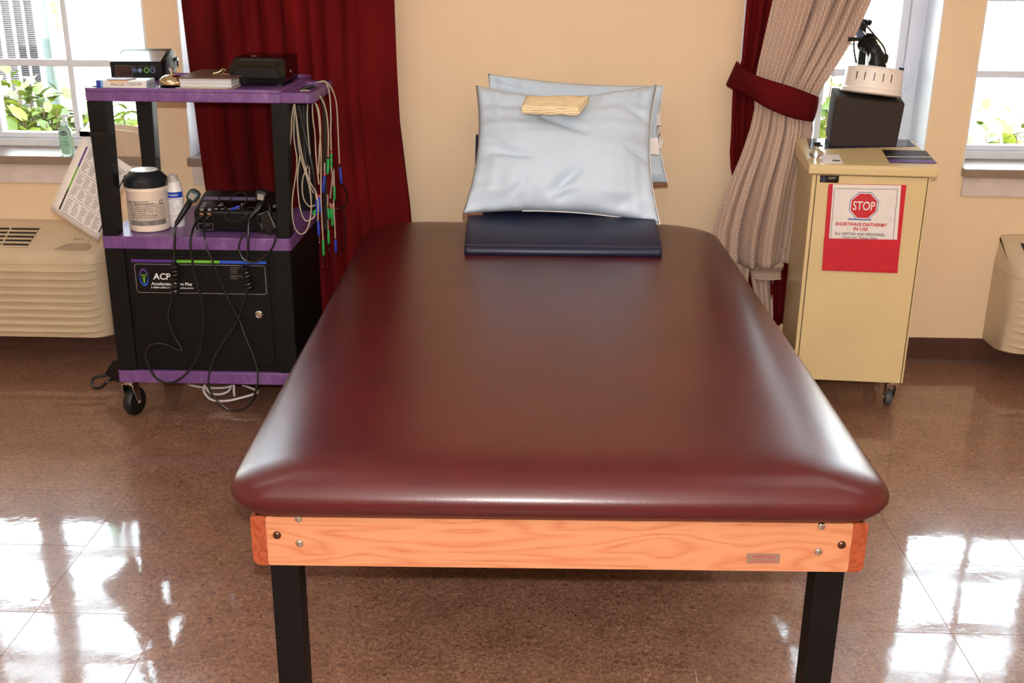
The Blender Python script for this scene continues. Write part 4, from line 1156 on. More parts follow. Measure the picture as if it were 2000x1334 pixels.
ho, hi = rr(CX1-0.004, -0.690, 3.372, 3.72, (0.002, 0.022, 0.03, 0.002), 5), rr(CX1+0.012, -0.716, 3.415, 3.68, 0.012, 5)
obj('handle', ringmb(ho, hi, 1.057, 1.089), PURPLE, ct, smooth=40, bev=0.004, label='purple push handle with the leads draped over it')
def post(tl, tr, bl, br, y0, y1, zt, zb):
    return MB().hexa([(bl, y0, zb), (br, y0, zb), (br, y1, zb), (bl, y1, zb)], [(tl, y0, zt), (tr, y0, zt), (tr, y1, zt), (tl, y1, zt)])
obj('post', post(-1.389, -1.327, -1.387, -1.340, 3.374, 3.430, 1.057, 0.634), BLACKW, ct, smooth=0, bev=0.003)
obj('post', post(-0.822, -0.770, -0.828, -0.788, 3.374, 3.424, 1.057, 0.634), BLACKW, ct, smooth=0, bev=0.003)
obj('post', post(-1.384, -1.326, -1.384, -1.340, 3.772, 3.826, 1.057, 0.634), BLACKW, ct, smooth=0, bev=0.003)
obj('post', post(-0.850, -0.789, -0.836, -0.789, 3.772, 3.826, 1.057, 0.634), BLACKW, ct, smooth=0, bev=0.003)
body = obj('cabinet_body', MB().bx(CX0+0.004, CX1-0.004, CY0+0.014, CY1-0.004, 0.176, 0.593), BLACKW, ct, smooth=0, bev=0.003)
for x0, x1 in ((-1.387, -1.325), (-0.850, -0.790)):
    obj('corner_post', box(x0, x1, 3.373, 3.386, 0.177, 0.592), BLACKW, ct, smooth=0, bev=0.003)
door = obj('door', box(-1.311, -0.863, 3.377, 3.3845, 0.199, 0.572), BLACKM, ct, smooth=0, bev=0.002, label='black locking door with a printed label')
lk = V((-0.9042, 3.3760, 0.3792))
obj('lock', MB().lathe([(0.013, 0), (0.013, 0.004), (0.010, 0.006), (0.008, 0.004), (0.003, 0.004), (0.001, 0.0045)], lk, 20, (0, -1, 0)), CHROME, door, label='round chrome lock')
YD = 3.3765
def dpx(mb, m, name, label=None): return obj(name, mb, m, door, smooth=0, label=label)
sx_ = [(-1.3056, 3.3760, 0.5500)[0], (-1.1584, 3.3760, 0.5490)[0], (-1.0197, 3.3760, 0.5479)[0], (-0.8697, 3.3760, 0.5470)[0]]
zs_ = 0.5535
for i, m in enumerate((STRIPEP, STRIPEG, STRIPEB)):
    dpx(box(sx_[i], sx_[i+1], YD-0.0008, YD+0.0005, zs_-0.0045, zs_+0.0045), m, 'stripe', ('purple', 'green', 'blue')[i]+' printed stripe')
lx0, lx1, lz0, lz1 = -1.297, -0.874, 0.4465, 0.5435
oo = rr(lx0, lx1, lz0, lz1, 0.010, 5); ii = rr(lx0+0.0016, lx1-0.0016, lz0+0.0016, lz1-0.0016, 0.0085, 5)
n = len(oo)
dpx(MB().add([(a, YD-0.0007, c) for a, c in oo]+[(a, YD-0.0007, c) for a, c in ii], [(i, (i+1) % n, n+(i+1) % n, n+i) for i in range(n)]), PAPERG, 'label_outline', 'thin grey rounded outline')
ec = V((-1.2694, 3.3755, 0.4987))
em = MB()
def ell(a0, a1, k=20):
    vs = []; fs = []
    for i in range(k+1):
        a = a0+(a1-a0)*i/k
        w = 0.16+0.10*abs(math.sin(a))
        for s in (1.0, 1.0-w):
            vs.append((ec.x+0.0150*s*math.cos(a), YD-0.0012, ec.z+0.0300*s*math.sin(a)))
    for i in range(k): fs.append((2*i, 2*i+1, 2*i+3, 2*i+2))
    return MB().add(vs, fs)
dpx(ell(0.05, PI-0.05), STRIPEP, 'emblem', 'purple upper half of an oval emblem')
dpx(ell(PI+0.02, 2*PI-0.02), STRIPEB, 'emblem', 'blue lower half of an oval emblem')
fg = MB().add([(ec.x+a*0.012, YD-0.0014, ec.z+c*0.022) for a, c in ((-0.85, 0.62), (-0.70, 0.62), (-0.05, -0.15), (0.05, -0.15), (0.70, 0.62), (0.85, 0.62), (0.30, -0.15), (0.18, -0.85), (-0.18, -0.85), (-0.30, -0.15))],
              [(0, 1, 2, 9), (3, 4, 5, 6), (9, 2, 3, 6), (9, 6, 7, 8)])
fg.lathe([(0.0032, 0), (0.0032, 0.0003), (0.0001, 0.0004)], (ec.x, YD-0.0012, ec.z+0.0065), 14, (0, -1, 0))
dpx(fg, STRIPEG, 'emblem', 'green figure with raised arms')
pA, pB, pC = V((-1.2107, 3.3750, 0.5024)), V((-1.1814, 3.3750, 0.4780)), V((-1.1811, 3.3750, 0.4642))
dpx(write([('ACP', pA.x, pA.z, 0.058, 0.0215, YD-0.0012), ('Accelerated Care Plus', pB.x+0.0, pB.z, 0.133, 0.0105, YD-0.0012), ('1-800-350-1100   acplus.com', pC.x+0.001, pC.z, 0.137, 0.0080, YD-0.0012)], 0.02, 0.12), INKLIGHT, 'white_lettering')
q1 = V((-0.9775, 3.3750, 0.5353))
rows = [('Call Customer', 0, 0.030), ('• Service', -0.0065, 0.022), ('• Supplies', -0.012, 0.022), ('• Technical', -0.0175, 0.022), ('Customer service', -0.026, 0.040), ('Monday to Friday', -0.031, 0.040), ('extension', -0.036, 0.024)]
dpx(write([(s, q1.x+w/2-0.01, q1.z+dz, w, 0.0034, YD-0.0012) for s, dz, w in rows]), PAPERG, 'small_print')
for x, y, yaw in ((-1.366, 3.405, -0.25), (-0.815, 3.405, 0.2), (-1.365, 3.79, -0.3), (-0.815, 3.79, 0.4)):
    c0 = WORLDM[ct].inverted() @ V((x, y, 0))
    caster(ct, c0.x, c0.y, 0.1335, 0.049, 0.030, yaw, RUBBER, CHROME, trail=0.014)

# ---- things on the top shelf
sp = V((-1.3306, 3.6678, 1.0940))
sd = thing('stimulator', 'black stimulator console with round jacks behind the tissue box', 'medical device', (sp.x, sp.y, ZT_), math.radians(7))
sd.scale = (1.0, 1.25, 1.0)
SW = 0.083
prf = [(0, 0.008), (0, 0.060), (0.085, 0.069), (0.13, 0.083), (0.155, 0.087), (0.175, 0.083), (0.195, 0.062), (0.200, 0.040), (0.185, 0.008)]
obj('housing', MB().prism(prf, -SW, SW, 'x'), BLACKM, sd, local=True, smooth=25, bev=0.0025)
obj('top_panel', MB().hexa([(-SW+0.004, 0.004, 0.0606), (SW-0.004, 0.004, 0.0606), (SW-0.012, 0.124, 0.0810), (-SW+0.012, 0.124, 0.0810)], [(-SW+0.004, 0.004, 0.0622), (SW-0.004, 0.004, 0.0622), (SW-0.012, 0.124, 0.0826), (-SW+0.012, 0.124, 0.0826)]), mat('silver_grey_overlay', (120, 126, 134), 0.22, var=0.04), sd, local=True, smooth=0, label='silver grey sloping overlay')
for k in range(4):
    f = obj('foot', MB().cyl(((-1, 1)[k % 2]*0.065, (0.02, 0.165)[k//2], 0), ((-1, 1)[k % 2]*0.065, (0.02, 0.165)[k//2], 0.009), 0.008, n=12), RUBBER, sd, local=True)
jk = [(-0.005, 0.0062, CHROME), (0.012, 0.0062, CHROME), (0.033, 0.0075, STRIPEG), (0.052, 0.0075, BLUEINK)]
for x, r, m in jk:
    j = obj('jack', MB().torus((x, -0.001, 0.034), r, 0.0016, (0, 1, 0), 20, 6), m, sd, local=True, label='round jack ring')
    obj('socket', MB().cyl((x, -0.0022, 0.034), (x, 0.001, 0.034), r*0.55, n=12), CHROME if r < 0.007 else SLOT, j, local=True)
fo2 = MB()
for x0, x1, z0, z1 in ((-0.066, -0.013, 0.0485, 0.0491), (-0.066, -0.013, 0.0155, 0.0161), (-0.066, -0.0654, 0.0155, 0.0491), (-0.0136, -0.013, 0.0155, 0.0491)):
    fo2.bx(x0, x1, -0.0008, 0.0002, z0, z1)
obj('port_outline', fo2, PAPERG, sd, local=True, smooth=0)
obj('port_panel', MB().bx(-0.064, -0.015, -0.0005, 0.0002, 0.018, 0.047), mat('dark_maroon_window', (58, 34, 32), 0.15, var=0.1), sd, local=True, smooth=0, label='dark maroon display window')
obj('print', write([('PATIENT', -0.005, 0.046, 0.010, 0.0028, -0.0008), ('SWITCH', 0.012, 0.046, 0.012, 0.0028, -0.0008), ('CHANNEL 1', 0.032, 0.047, 0.018, 0.0026, -0.0008), ('CHANNEL 2', 0.053, 0.047, 0.018, 0.0026, -0.0008)]), PAPERG, sd, local=True, smooth=0)
obj('side_clip', MB().bx(SW, SW+0.010, 0.165, 0.195, 0.045, 0.055).bx(SW+0.004, SW+0.010, 0.18, 0.186, 0.025, 0.048), BLACKP, sd, local=True, smooth=0)
obj('power_cord', MB().tube([V((-0.045, 0.17, 0.02)), V((-0.060, 0.24, 0.012)), V((-0.062, 0.262, -0.05)), V((-0.062, 0.262, -0.25)), V((-0.06, 0.262, -0.62)), V((-0.06, 0.262, -0.9))], 0.0028, 6), CABLEB, sd, local=True, label='thin black cord hanging down behind the cart')

ta, tb_ = V((-1.3605, 3.4000, 1.1160)), V((-1.2074, 3.4000, 1.1163))
tx = thing('tissue_box', 'pale blue and white tissue box at the front left of the top shelf', 'tissue box', ((ta.x+tb_.x)/2, 3.40, ZT_), math.radians(1.5))
tw, th, td = (tb_.x-ta.x)/2, ta.z-ZT_, 0.085
obj('carton', MB().bx(-tw, tw, 0, td, 0, th), LTBLUE, tx, local=True, smooth=0, bev=0.001)
obj('carton_end', MB().bx(-tw-0.0006, -tw+0.013, -0.0005, td+0.0005, 0.0005, th+0.0005), DKBLUE, tx, local=True, smooth=0, label='dark blue end band')
obj('carton_band', MB().bx(-tw+0.013, -tw+0.020, -0.0005, td+0.0005, 0.0005, th+0.0005), MIDBLUE, tx, local=True, smooth=0, label='light blue band')
obj('front_print', MB().bx(-tw+0.020, tw-0.001, -0.0006, 0.0005, 0.0005, th-0.0005), PAPER, tx, local=True, smooth=0)
ov = [(-0.045, 0.0), (-0.030, 0.0), (0.020, 0.0), (0.032, 0.0)]
fl_ = MB().loft([[(x, y*1.25+0.002, th+hh) for x, y in ((-0.050, 0.012), (-0.042, 0.002), (0.014, 0.002), (0.026, 0.018), (0.030, 0.040), (0.012, 0.052), (-0.030, 0.050), (-0.046, 0.036))] for hh in (0.0006, 0.0026)])
obj('flap', fl_, CARTONBR, tx, local=True, smooth=0, label='brown torn-open oval flap')
obj('flap_edge', MB().loft([[(x, yy, z) for x, z in ((-0.044, th+0.0004), (-0.030, th-0.008), (-0.008, th-0.0115), (0.012, th-0.008), (0.024, th+0.0004))] for yy in (-0.0014, -0.0004)]), TAN, tx, local=True, smooth=0)
obj('print', write([('Attends', -0.012, 0.021, 0.040, 0.0115, -0.0010), ('TISSUE PAK', 0.040, 0.0205, 0.048, 0.0085, -0.0010)]), mat('navy_ink', (30, 40, 80), 0.6, var=0.03), tx, local=True, smooth=0)
obj('side_print', text_mb('TISSUE PAK', 0.050, 0.009).xf(plane_m((tw+0.0006, td/2, th*0.55), (0, 1, 0), (0, 0, 1))), BLUEINK, tx, local=True, smooth=0)

bp_ = V((-1.1530, 3.4429, 1.0890))
bell = thing('desk_bell', 'shiny brass service bell between the tissue box and the clipboard', 'bell', (bp_.x, bp_.y+0.038, ZT_))
bell.scale = (1.22, 1.22, 0.92)
obj('base', MB().lathe([(0.001, 0), (0.037, 0), (0.037, 0.004), (0.031, 0.010), (0.024, 0.014), (0.001, 0.014)], n=32), BLACKG, bell, local=True, smooth=40)
obj('dome', MB().lathe([(0.0335, 0.0135), (0.0338, 0.016), (0.033, 0.022), (0.030, 0.031), (0.024, 0.039), (0.015, 0.0445), (0.005, 0.0465), (0.001, 0.0466)], n=36), GOLD, bell, local=True, smooth=80, label='polished brass dome')
obj('plunger', MB().lathe([(0.0035, 0.046), (0.0035, 0.057), (0.0062, 0.059), (0.0062, 0.064), (0.004, 0.067), (0.001, 0.0672)], n=14), CHROME, bell, local=True)

f0, f1 = V((-1.1361, 3.4398, 1.0880)), V((-0.9670, 3.4576, 1.0880))
fx = thing('folder', 'tan card folder lying under the papers and clipboard', 'folder', ((f0.x+f1.x)/2, f0.y+0.10, ZT_))
obj('cover', MB().prism([(f0.x, f0.y), (f1.x-0.012, f0.y+0.001), (f1.x+0.006, f0.y+0.02), (f1.x+0.008, f0.y+0.26), (f0.x, f0.y+0.26)], ZT_+0.0003, ZT_+0.0035), TAN, fx, smooth=0)
obj('cover', MB().prism([(f0.x+0.003, f0.y+0.003), (f1.x-0.002, f0.y+0.006), (f1.x+0.004, f0.y+0.26), (f0.x+0.003, f0.y+0.26)], ZT_+0.0042, ZT_+0.006), TAN, fx, smooth=0)
zp = ZT_+0.0065
px_ = thing('paper_stack', 'stack of white papers between the tan folder and the clipboard', 'papers', ((f0.x+f1.x)/2, f0.y+0.14, zp))
for k in range(8):
    z = zp+k*0.0032
    dx = random.uniform(-0.002, 0.002); dy = random.uniform(0, 0.003)
    obj('sheaf', MB().bx(f0.x+0.012+dx, f1.x+0.006+dx, f0.y+0.016+dy, f0.y+0.25+dy, z, z+0.0028), PAPER if k % 3 else mat('bluish_paper', (196, 206, 220), 0.6, var=0.03), px_, smooth=0)
zc = zp+0.0262
cb = thing('clipboard', 'brown clipboard with a shiny clip lying on the paper stack', 'clipboard', ((f0.x+f1.x)/2, f0.y+0.14, zc))
obj('board', MB().prism(rr(f0.x+0.006, f1.x+0.02, f0.y+0.012, f0.y+0.27, 0.01, 4), zc, zc+0.003), BOARD, cb, smooth=30)
q = V((-1.0258, 3.5600, 1.1314))
obj('clip', MB().tube([(q.x-0.016, 3.545, zc+0.006), (q.x, 3.55, zc+0.010), (q.x+0.012, 3.555, zc+0.016), (q.x+0.024, 3.56, zc+0.018), (q.x+0.030, 3.57, zc+0.014)], 0.0024, 8).torus((q.x+0.012, 3.556, zc+0.014), 0.007, 0.0022, (0.2, 1, 0.2), 16, 6).bx(q.x-0.02, q.x+0.05, 3.56, 3.60, zc+0.003, zc+0.006), GOLD, cb, label='shiny brass clip')

k0 = V((-0.9914, 3.5484, 1.0900)); k1 = V((-0.8123, 3.5393, 1.0900))
kw = (k1.x-k0.x)
pb_ = thing('label_printer', 'glossy black boxy printer at the right end of the top shelf', 'printer', ((k0.x+k1.x)/2, k0.y, ZT_), math.radians(-1))
hw = kw/2; H_ = 0.086
obj('housing', MB().loft([[(x*a-(0.0 if a == 1 else 0), y, z*b_+0.006) for x, z in ((-hw+0.012, 0.004), (hw, 0.004), (hw+0.002, H_*0.55), (hw, H_-0.004), (hw-0.006, H_), (-hw+0.024, H_), (-hw+0.002, H_*0.72), (-hw, H_*0.55), (-hw, 0.022))] for y, a, b_ in ((0.0, 0.985, 0.97), (0.008, 1, 1), (0.175, 1, 0.98), (0.185, 0.97, 0.95))]), BLACKG, pb_, local=True, smooth=30)
obj('front_flap', MB().loft([[(x, y, z) for x, z in ((-hw+0.012, 0.026), (hw-0.022, 0.026), (hw-0.026, 0.058), (-hw+0.018, 0.058))] for y in (-0.004, 0.002)]), BLACKP, pb_, local=True, smooth=0, bev=0.0015, label='satin black front flap')
obj('front_flap', MB().loft([[(x, y, z) for x, z in ((-hw+0.022, 0.061), (hw-0.026, 0.061), (hw-0.020, 0.084), (-hw+0.036, 0.084))] for y in (-0.002, 0.002)]), BLACKG, pb_, local=True, smooth=0, bev=0.0015)
obj('side_badge', MB().cyl((hw+0.0005, 0.075, 0.042), (hw+0.003, 0.075, 0.042), 0.0075, n=16), CHROME, pb_, local=True, label='small round silver badge')
obj('top_button', MB().bx(-0.02, -0.004, 0.02, 0.034, H_+0.005, H_+0.0075), CHROME, pb_, local=True, smooth=0)
for k in range(4):
    obj('foot', MB().bx(*((-hw+0.02, -hw+0.035) if k % 2 else (hw-0.03, hw-0.015)), *((0.012, 0.03) if k < 2 else (0.145, 0.165)), 0, 0.011), RUBBER, pb_, local=True, smooth=0)

# ---- things on the middle shelf
ZM = 0.634
def on_cyl(mb, c, r, a0=0.0):
    """wraps flat xy letters round a vertical cylinder whose front faces the viewer"""
    for p in mb.v:
        a = p.x/r+a0
        p.x, p.y, p.z = c[0]+r*math.sin(a), c[1]-r*math.cos(a), c[2]+p.y
    return mb
w0 = V((-1.2701, 3.4188, 0.6360)); wr_ = 0.0665
wc_ = (w0.x, w0.y+wr_-0.004)
wp = thing('wipes_canister', 'white wipes canister with a black cone lid on the middle shelf', 'canister', (wc_[0], wc_[1], ZM))
R = wr_
obj('canister', MB().lathe([(0.001, 0.0005), (R-0.009, 0), (R-0.003, 0.004), (R-0.002, 0.012), (R-0.002, 0.128), (R, 0.132), (R, 0.138), (R-0.002, 0.141), (R-0.002, 0.146), (0.001, 0.146)], n=40), WIPE, wp, local=True, smooth=40)
lid_ = obj('lid', MB().lathe([(R+0.002, 0.1445), (R+0.003, 0.148), (R+0.003, 0.166), (R, 0.170), (0.047, 0.191), (0.043, 0.193), (0.001, 0.193)], n=40), mat('charcoal_lid', (34, 38, 42), 0.25, var=0.05), wp, local=True, smooth=35, label='black cone-shouldered lid')
obj('cap_disc', MB().lathe([(0.041, 0.193), (0.040, 0.1955), (0.001, 0.196)], n=32), BOTTLE, lid_, local=True, smooth=40, label='white round cap')
lab = MB()
ar = [(-1.0+2.0*i/24) for i in range(25)]
for a_, b_ in zip(ar[:-1], ar[1:]):
    pass
def cylpatch(r, c, a0, a1, z0, z1, k=24):
    return MB().grid(lambda u, v: (c[0]+r*math.sin(a0+(a1-a0)*u), c[1]-r*math.cos(a0+(a1-a0)*u), z0+(z1-z0)*v), k, 1)
cc = (wc_[0], wc_[1], ZM)
greylab = mat('grey_label_print', (186, 172, 160), 0.5, var=0.12, scale=180)
obj('label', cylpatch(R-0.0012, cc, -0.75, 1.25, ZM+0.026, ZM+0.094), greylab, wp, smooth=180, label='grey printed label')
darkband = mat('dark_label_swirl', (120, 112, 108), 0.5, var=0.25, scale=40)
obj('label', cylpatch(R-0.0008, cc, -0.72, 1.2, ZM+0.024, ZM+0.040), darkband, wp, smooth=180)
tl = MB()
def tadd(s, w, h, x, z, r, c): 
    t = on_cyl(text_mb(s, w, h, 0.02), (c[0], c[1], z), r, x/r); tl.add(t.v, t.f)
tadd('PDI', 0.016, 0.0085, -0.040, ZM+0.0985, R-0.0006, cc)
tadd('SANI-CLOTH AF3', 0.052, 0.0062, -0.002, ZM+0.1015, R-0.0006, cc)
tadd('GERMICIDAL DISPOSABLE WIPE', 0.068, 0.0052, 0.008, ZM+0.0945, R-0.0006, cc)
for k, (w, x) in enumerate(((0.082, 0.004), (0.075, 0.0), (0.08, 0.006), (0.05, -0.012), (0.084, 0.006), (0.08, 0.004))):
    tadd('Kills bacteria and viruses on hard surfaces'[:24+3*(k % 4)], w, 0.0030, x, ZM+0.0865-k*0.0072, R-0.0006, cc)
obj('print', tl, INK, wp, smooth=0)
obj('mark', on_cyl(MB().torus((0, 0, 0), 0.0055, 0.0012, (0, 0, 1), 18, 5), (cc[0], cc[1], ZM+0.098), R-0.0006, 1.0), INK, wp)

g0 = V((-1.1948, 3.5005, 0.6360)); gr = 0.0275
gc = (g0.x, g0.y+gr-0.002, ZM)
gb = thing('gel_bottle', 'slim white bottle with a blue band beside the wipes canister', 'bottle', gc)
obj('bottle', MB().lathe([(0.001, 0), (gr-0.003, 0), (gr, 0.004), (gr, 0.118), (gr-0.004, 0.128), (0.022, 0.132), (0.022, 0.146), (0.019, 0.149), (0.001, 0.149)], n=32), BOTTLE, gb, local=True, smooth=40)
obj('cap', MB().lathe([(0.016, 0.148), (0.015, 0.156), (0.0135, 0.168), (0.011, 0.171), (0.001, 0.171)], n=20).bx(-0.005, 0.012, -0.016, 0.0, 0.160, 0.170), clear_mat('frosted_cap', (232, 226, 220), 0.35, 0.4), gb, local=True, label='frosted spray cap')
obj('band', cylpatch(gr+0.0004, gc, -1.35, 1.35, ZM+0.098, ZM+0.117), mat('bright_blue_band', (22, 64, 180), 0.4, var=0.04), gb, smooth=180, label='blue label band')
tl = MB(); tadd('Transeptic', 0.040, 0.0085, 0.0, ZM+0.1075, gr+0.0008, gc); obj('print', tl, INKLIGHT, gb, smooth=0)
tl = MB(); tadd('CLEANSING SOLUTION', 0.046, 0.0034, 0.0, ZM+0.0935, gr+0.0005, gc); tadd('250 ml', 0.016, 0.0032, 0.004, ZM+0.0875, gr+0.0005, gc); tadd('for ultrasound transducers', 0.040, 0.0030, 0.0, ZM+0.040, gr+0.0005, gc)
obj('print', tl, BLUEINK, gb, smooth=0)
dgm = MB()
for pts in (((-0.014, 0.016), (-0.004, 0.018), (0.010, 0.012), (0.016, 0.0)), ((-0.014, 0.016), (-0.008, 0.004), (0.004, -0.014), (0.005, -0.016)), ((-0.004, 0.018), (0.002, 0.002), (0.016, 0.0)), ((0.002, 0.002), (0.001, -0.009)), ((-0.011, 0.009), (0.0, 0.005))):
    dgm.tube([(a, c, 0) for a, c in pts], 0.0006, 4, 3)
obj('drawing', on_cyl(dgm, (gc[0], gc[1], ZM+0.064), gr+0.0003), BLUEINK, gb, smooth=0, label='blue line drawing of a probe')

u0, u1 = V((-1.1011, 3.4365, 0.6360)), V((-0.8866, 3.4296, 0.6360))
us = thing('ultrasound_unit', 'black ultrasound unit with two jacks on the middle shelf', 'medical device', ((u0.x+u1.x)/2, u0.y, ZM))
uw = (u1.x-u0.x)/2
UP = [(0.006, 0.006), (-0.004, 0.066), (0.0, 0.072), (0.115, 0.104), (0.125, 0.105), (0.165, 0.105), (0.170, 0.095), (0.160, 0.006)]
rings = []
for x, k in ((-uw, 0.94), (-uw-0.006, 1.0), (uw+0.004, 1.0), (uw, 0.94)):
    rings.append([(x, 0.08+(y-0.08)*k, 0.05+(z-0.05)*k if z > 0.01 else z) for y, z in UP])
obj('housing', MB().loft(rings), BLACKP, us, local=True, smooth=25, bev=0.002)
for k in range(4):
    obj('foot', MB().cyl(((-1, 1)[k % 2]*(uw-0.012), (0.02, 0.14)[k//2], 0), ((-1, 1)[k % 2]*(uw-0.012), (0.02, 0.14)[k//2], 0.008), 0.008, n=12), RUBBER, us, local=True)
sy, sz = 0.115, 0.032
def onp(x, s, hh):  # point on the sloping key panel
    L = math.hypot(sy, sz); return V((x, s*sy-hh*sz/L, 0.072+s*sz+hh*sy/L))
def pq(x0, x1, s0, s1, h0, h1): return MB().hexa([onp(x0, s0, h0), onp(x1, s0, h0), onp(x1, s1, h0), onp(x0, s1, h0)], [onp(x0, s0, h1), onp(x1, s0, h1), onp(x1, s1, h1), onp(x0, s1, h1)])
kp = obj('key_panel', pq(-uw+0.002, uw-0.03, 0.04, 0.55, 0.0003, 0.001), BLACKG, us, local=True, smooth=0)
obj('stripe', pq(-uw+0.004, uw-0.03, 0.62, 0.80, 0.0003, 0.001), mat('lilac_panel', (104, 92, 128), 0.35, var=0.05), us, local=True, smooth=0, label='lilac stripe across the panel')
keys = MB()
for i in range(3):
    k_ = pq(-uw+0.008+0*i, -uw+0.024, 0.08+i*0.14, 0.15+i*0.14, 0.001, 0.0022); keys.add(k_.v, k_.f)
for i in range(6):
    k_ = pq(-uw+0.036+0.021*i, -uw+0.048+0.021*i, 0.07, 0.12, 0.001, 0.002); keys.add(k_.v, k_.f)
for i in range(3):
    k_ = pq(0.020+0.004*i, 0.034+0.004*i, 0.08+0.14*i, 0.14+0.14*i, 0.001, 0.002); keys.add(k_.v, k_.f)
k_ = MB().add([onp(-0.046, 0.26, 0.0015), onp(-0.024, 0.26, 0.0015), onp(-0.035, 0.48, 0.0015)], [(0, 1, 2)]); keys.add(k_.v, k_.f)
obj('keys', keys, mat('pale_key', (128, 124, 130), 0.4, var=0.05), us, local=True, smooth=0)
JK = [V((-1.0805, 3.4400, 0.6945)), V((-1.0556, 3.4400, 0.6949))]
for p in JK:
    q = WORLDM[us].inverted() @ p
    j = obj('jack', MB().lathe([(0.0085, 0), (0.0085, 0.010), (0.006, 0.013), (0.001, 0.013)], (q.x, 0.002, q.z), 16, (0, -1, 0.1)), mat('brass_jack', (196, 160, 120), 0.2, metal=1.0, var=0.05), us, local=True, label='brass cable jack')
    obj('mark', MB().bx(q.x-0.005, q.x+0.005, -0.0045, -0.002, q.z+0.013, q.z+0.0155), INKLIGHT, us, local=True, smooth=0)
lb = V((-1.0730, 3.4480, 0.6540)); q = WORLDM[us].inverted() @ lb
ol = MB()
for x0, x1, z0, z1 in ((-0.024, 0.024, 0.010, 0.0106), (-0.024, 0.024, -0.0106, -0.010), (-0.024, -0.0234, -0.010, 0.010), (0.0234, 0.024, -0.010, 0.010)):
    ol.bx(q.x+x0, q.x+x1, -0.0016, 0.0012, q.z+z0, q.z+z1)
obj('label_outline', ol, PAPERG, us, local=True, smooth=0)
obj('print', write([('ULTRASOUND', q.x+0.004, q.z+0.005, 0.020, 0.003, -0.0014), ('unit', q.x-0.001, q.z+0.001, 0.008, 0.003, -0.0014)]), PAPERG, us, local=True, smooth=0)

# ---------------------------------------------------------------- applicators, cords and leads
def helix(p0, p1, R_, turns, r, n=6):
    p0, p1 = V(p0), V(p1); d = (p1-p0); L = d.length; d.normalize()
    u = d.orthogonal().normalized(); w = d.cross(u)
    k = int(turns*14)
    return MB().tube([p0+d*L*i/k+(u*math.cos(2*PI*turns*i/k)+w*math.sin(2*PI*turns*i/k))*R_ for i in range(k+1)], r, n, 1)
def applicator(label, head, neck, tip, hx):
    """head and neck of an ultrasound wand; points in the world"""
    t = thing('ultrasound_applicator', label, 'applicator', V(tip))
    h_, n_2, tp_ = V(head), V(neck), V(tip)
    d = (h_-n_2).normalized(); u = V((0, -1, 0)); u = (u-d*u.dot(d)).normalized(); w = d.cross(u)
    rg = []
    for s, a, b_ in ((-0.020, 0.009, 0.008), (-0.012, 0.017, 0.013), (0.004, 0.019, 0.015), (0.016, 0.017, 0.014), (0.022, 0.009, 0.008)):
        rg.append([h_+d*s+w*x+u*y for x, y in rr(-a, a, -b_, b_, min(a, b_)*0.45, 3)])
    obj('head', MB().loft(rg), TEAL if hx else BLACKP, t, smooth=50, label='dark applicator head')
    mm = M.Identity(4)
    for i in range(3): mm[i][0] = w[i]*(1 if w.x > 0 else -1); mm[i][1] = d[i]; mm[i][2] = u[i]
    mm.translation = h_+u*0.0152
    lbm = MB().bx(-0.010, 0.010, -0.009, 0.009, 0, 0.0008).xf(mm)
    hp = obj('label', lbm, PAPERG, t, smooth=0, label='grey label on the head')
    obj('grip', MB().tube([h_-d*0.016, n_2, n_2.lerp(tp_, 0.6), tp_], lambda q: 0.0105-0.004*q, 10, 6), BLACKP, t)
    return t
# left wand: cord runs down, through a coil, loops below and comes back up to the first jack
apl = applicator('left ultrasound applicator leaning against the unit, its coiled cord hanging down', (-1.0940, 3.4000, 0.7612), (-1.1131, 3.3950, 0.7308), (-1.1478, 3.3750, 0.6770), True)
YC = 3.356
c1 = [(-1.1478, 3.3750, 0.6770), (-1.1480, 3.3620, 0.6652), (-1.1501, 3.3560, 0.6401), (-1.1545, 3.3560, 0.5933), (-1.1586, 3.3560, 0.5495)]
obj('cord', MB().tube(c1, 0.0042, 8), CABLEB, apl)
obj('coil', helix((-1.1560, 3.3540, 0.5535), (-1.1653, 3.3540, 0.4544), 0.0115, 7.5, 0.0048), CABLEB, apl, label='coiled stretch of cord')
c2 = [(-1.1736, 3.3550, 0.4574), (-1.1834, 3.3600, 0.4246), (-1.1974, 3.3620, 0.3715), (-1.1894, 3.3620, 0.3153), (-1.1684, 3.3620, 0.2695), (-1.1632, 3.3620, 0.2517), (-1.1831, 3.3620, 0.2567), (-1.2180, 3.3600, 0.2746), (-1.2543, 3.3580, 0.2764), (-1.2774, 3.3550, 0.2557), (-1.2809, 3.3520, 0.2281), (-1.2672, 3.3480, 0.1830), (-1.2455, 3.3460, 0.1552), (-1.2072, 3.3460, 0.1450), (-1.1551, 3.3460, 0.1751), (-1.1099, 3.3500, 0.2392), (-1.0882, 3.3520, 0.3030), (-1.0794, 3.3540, 0.3728), (-1.0825, 3.3540, 0.4335), (-1.0932, 3.3540, 0.5019), (-1.1003, 3.3540, 0.5696), (-1.1022, 3.3560, 0.6109), (-1.1008, 3.3650, 0.6386), (-1.0994, 3.4000, 0.6634), (-1.0938, 3.4250, 0.6810), (-1.0791, 3.4350, 0.6940)]
obj('cord', MB().tube(c2, 0.0038, 8, 5), CABLEB, apl)
obj('plug', MB().cyl((-1.0781, 3.4320, 0.6947), (-1.0865, 3.4240, 0.6847), 0.0065, 0.0055, 12), BLACKP, apl)
apr = applicator('right ultrasound applicator in its holder, its coiled cord crossing the door', (-0.8757, 3.4000, 0.7644), (-0.8811, 3.4000, 0.7332), (-0.9122, 3.3850, 0.6998), False)
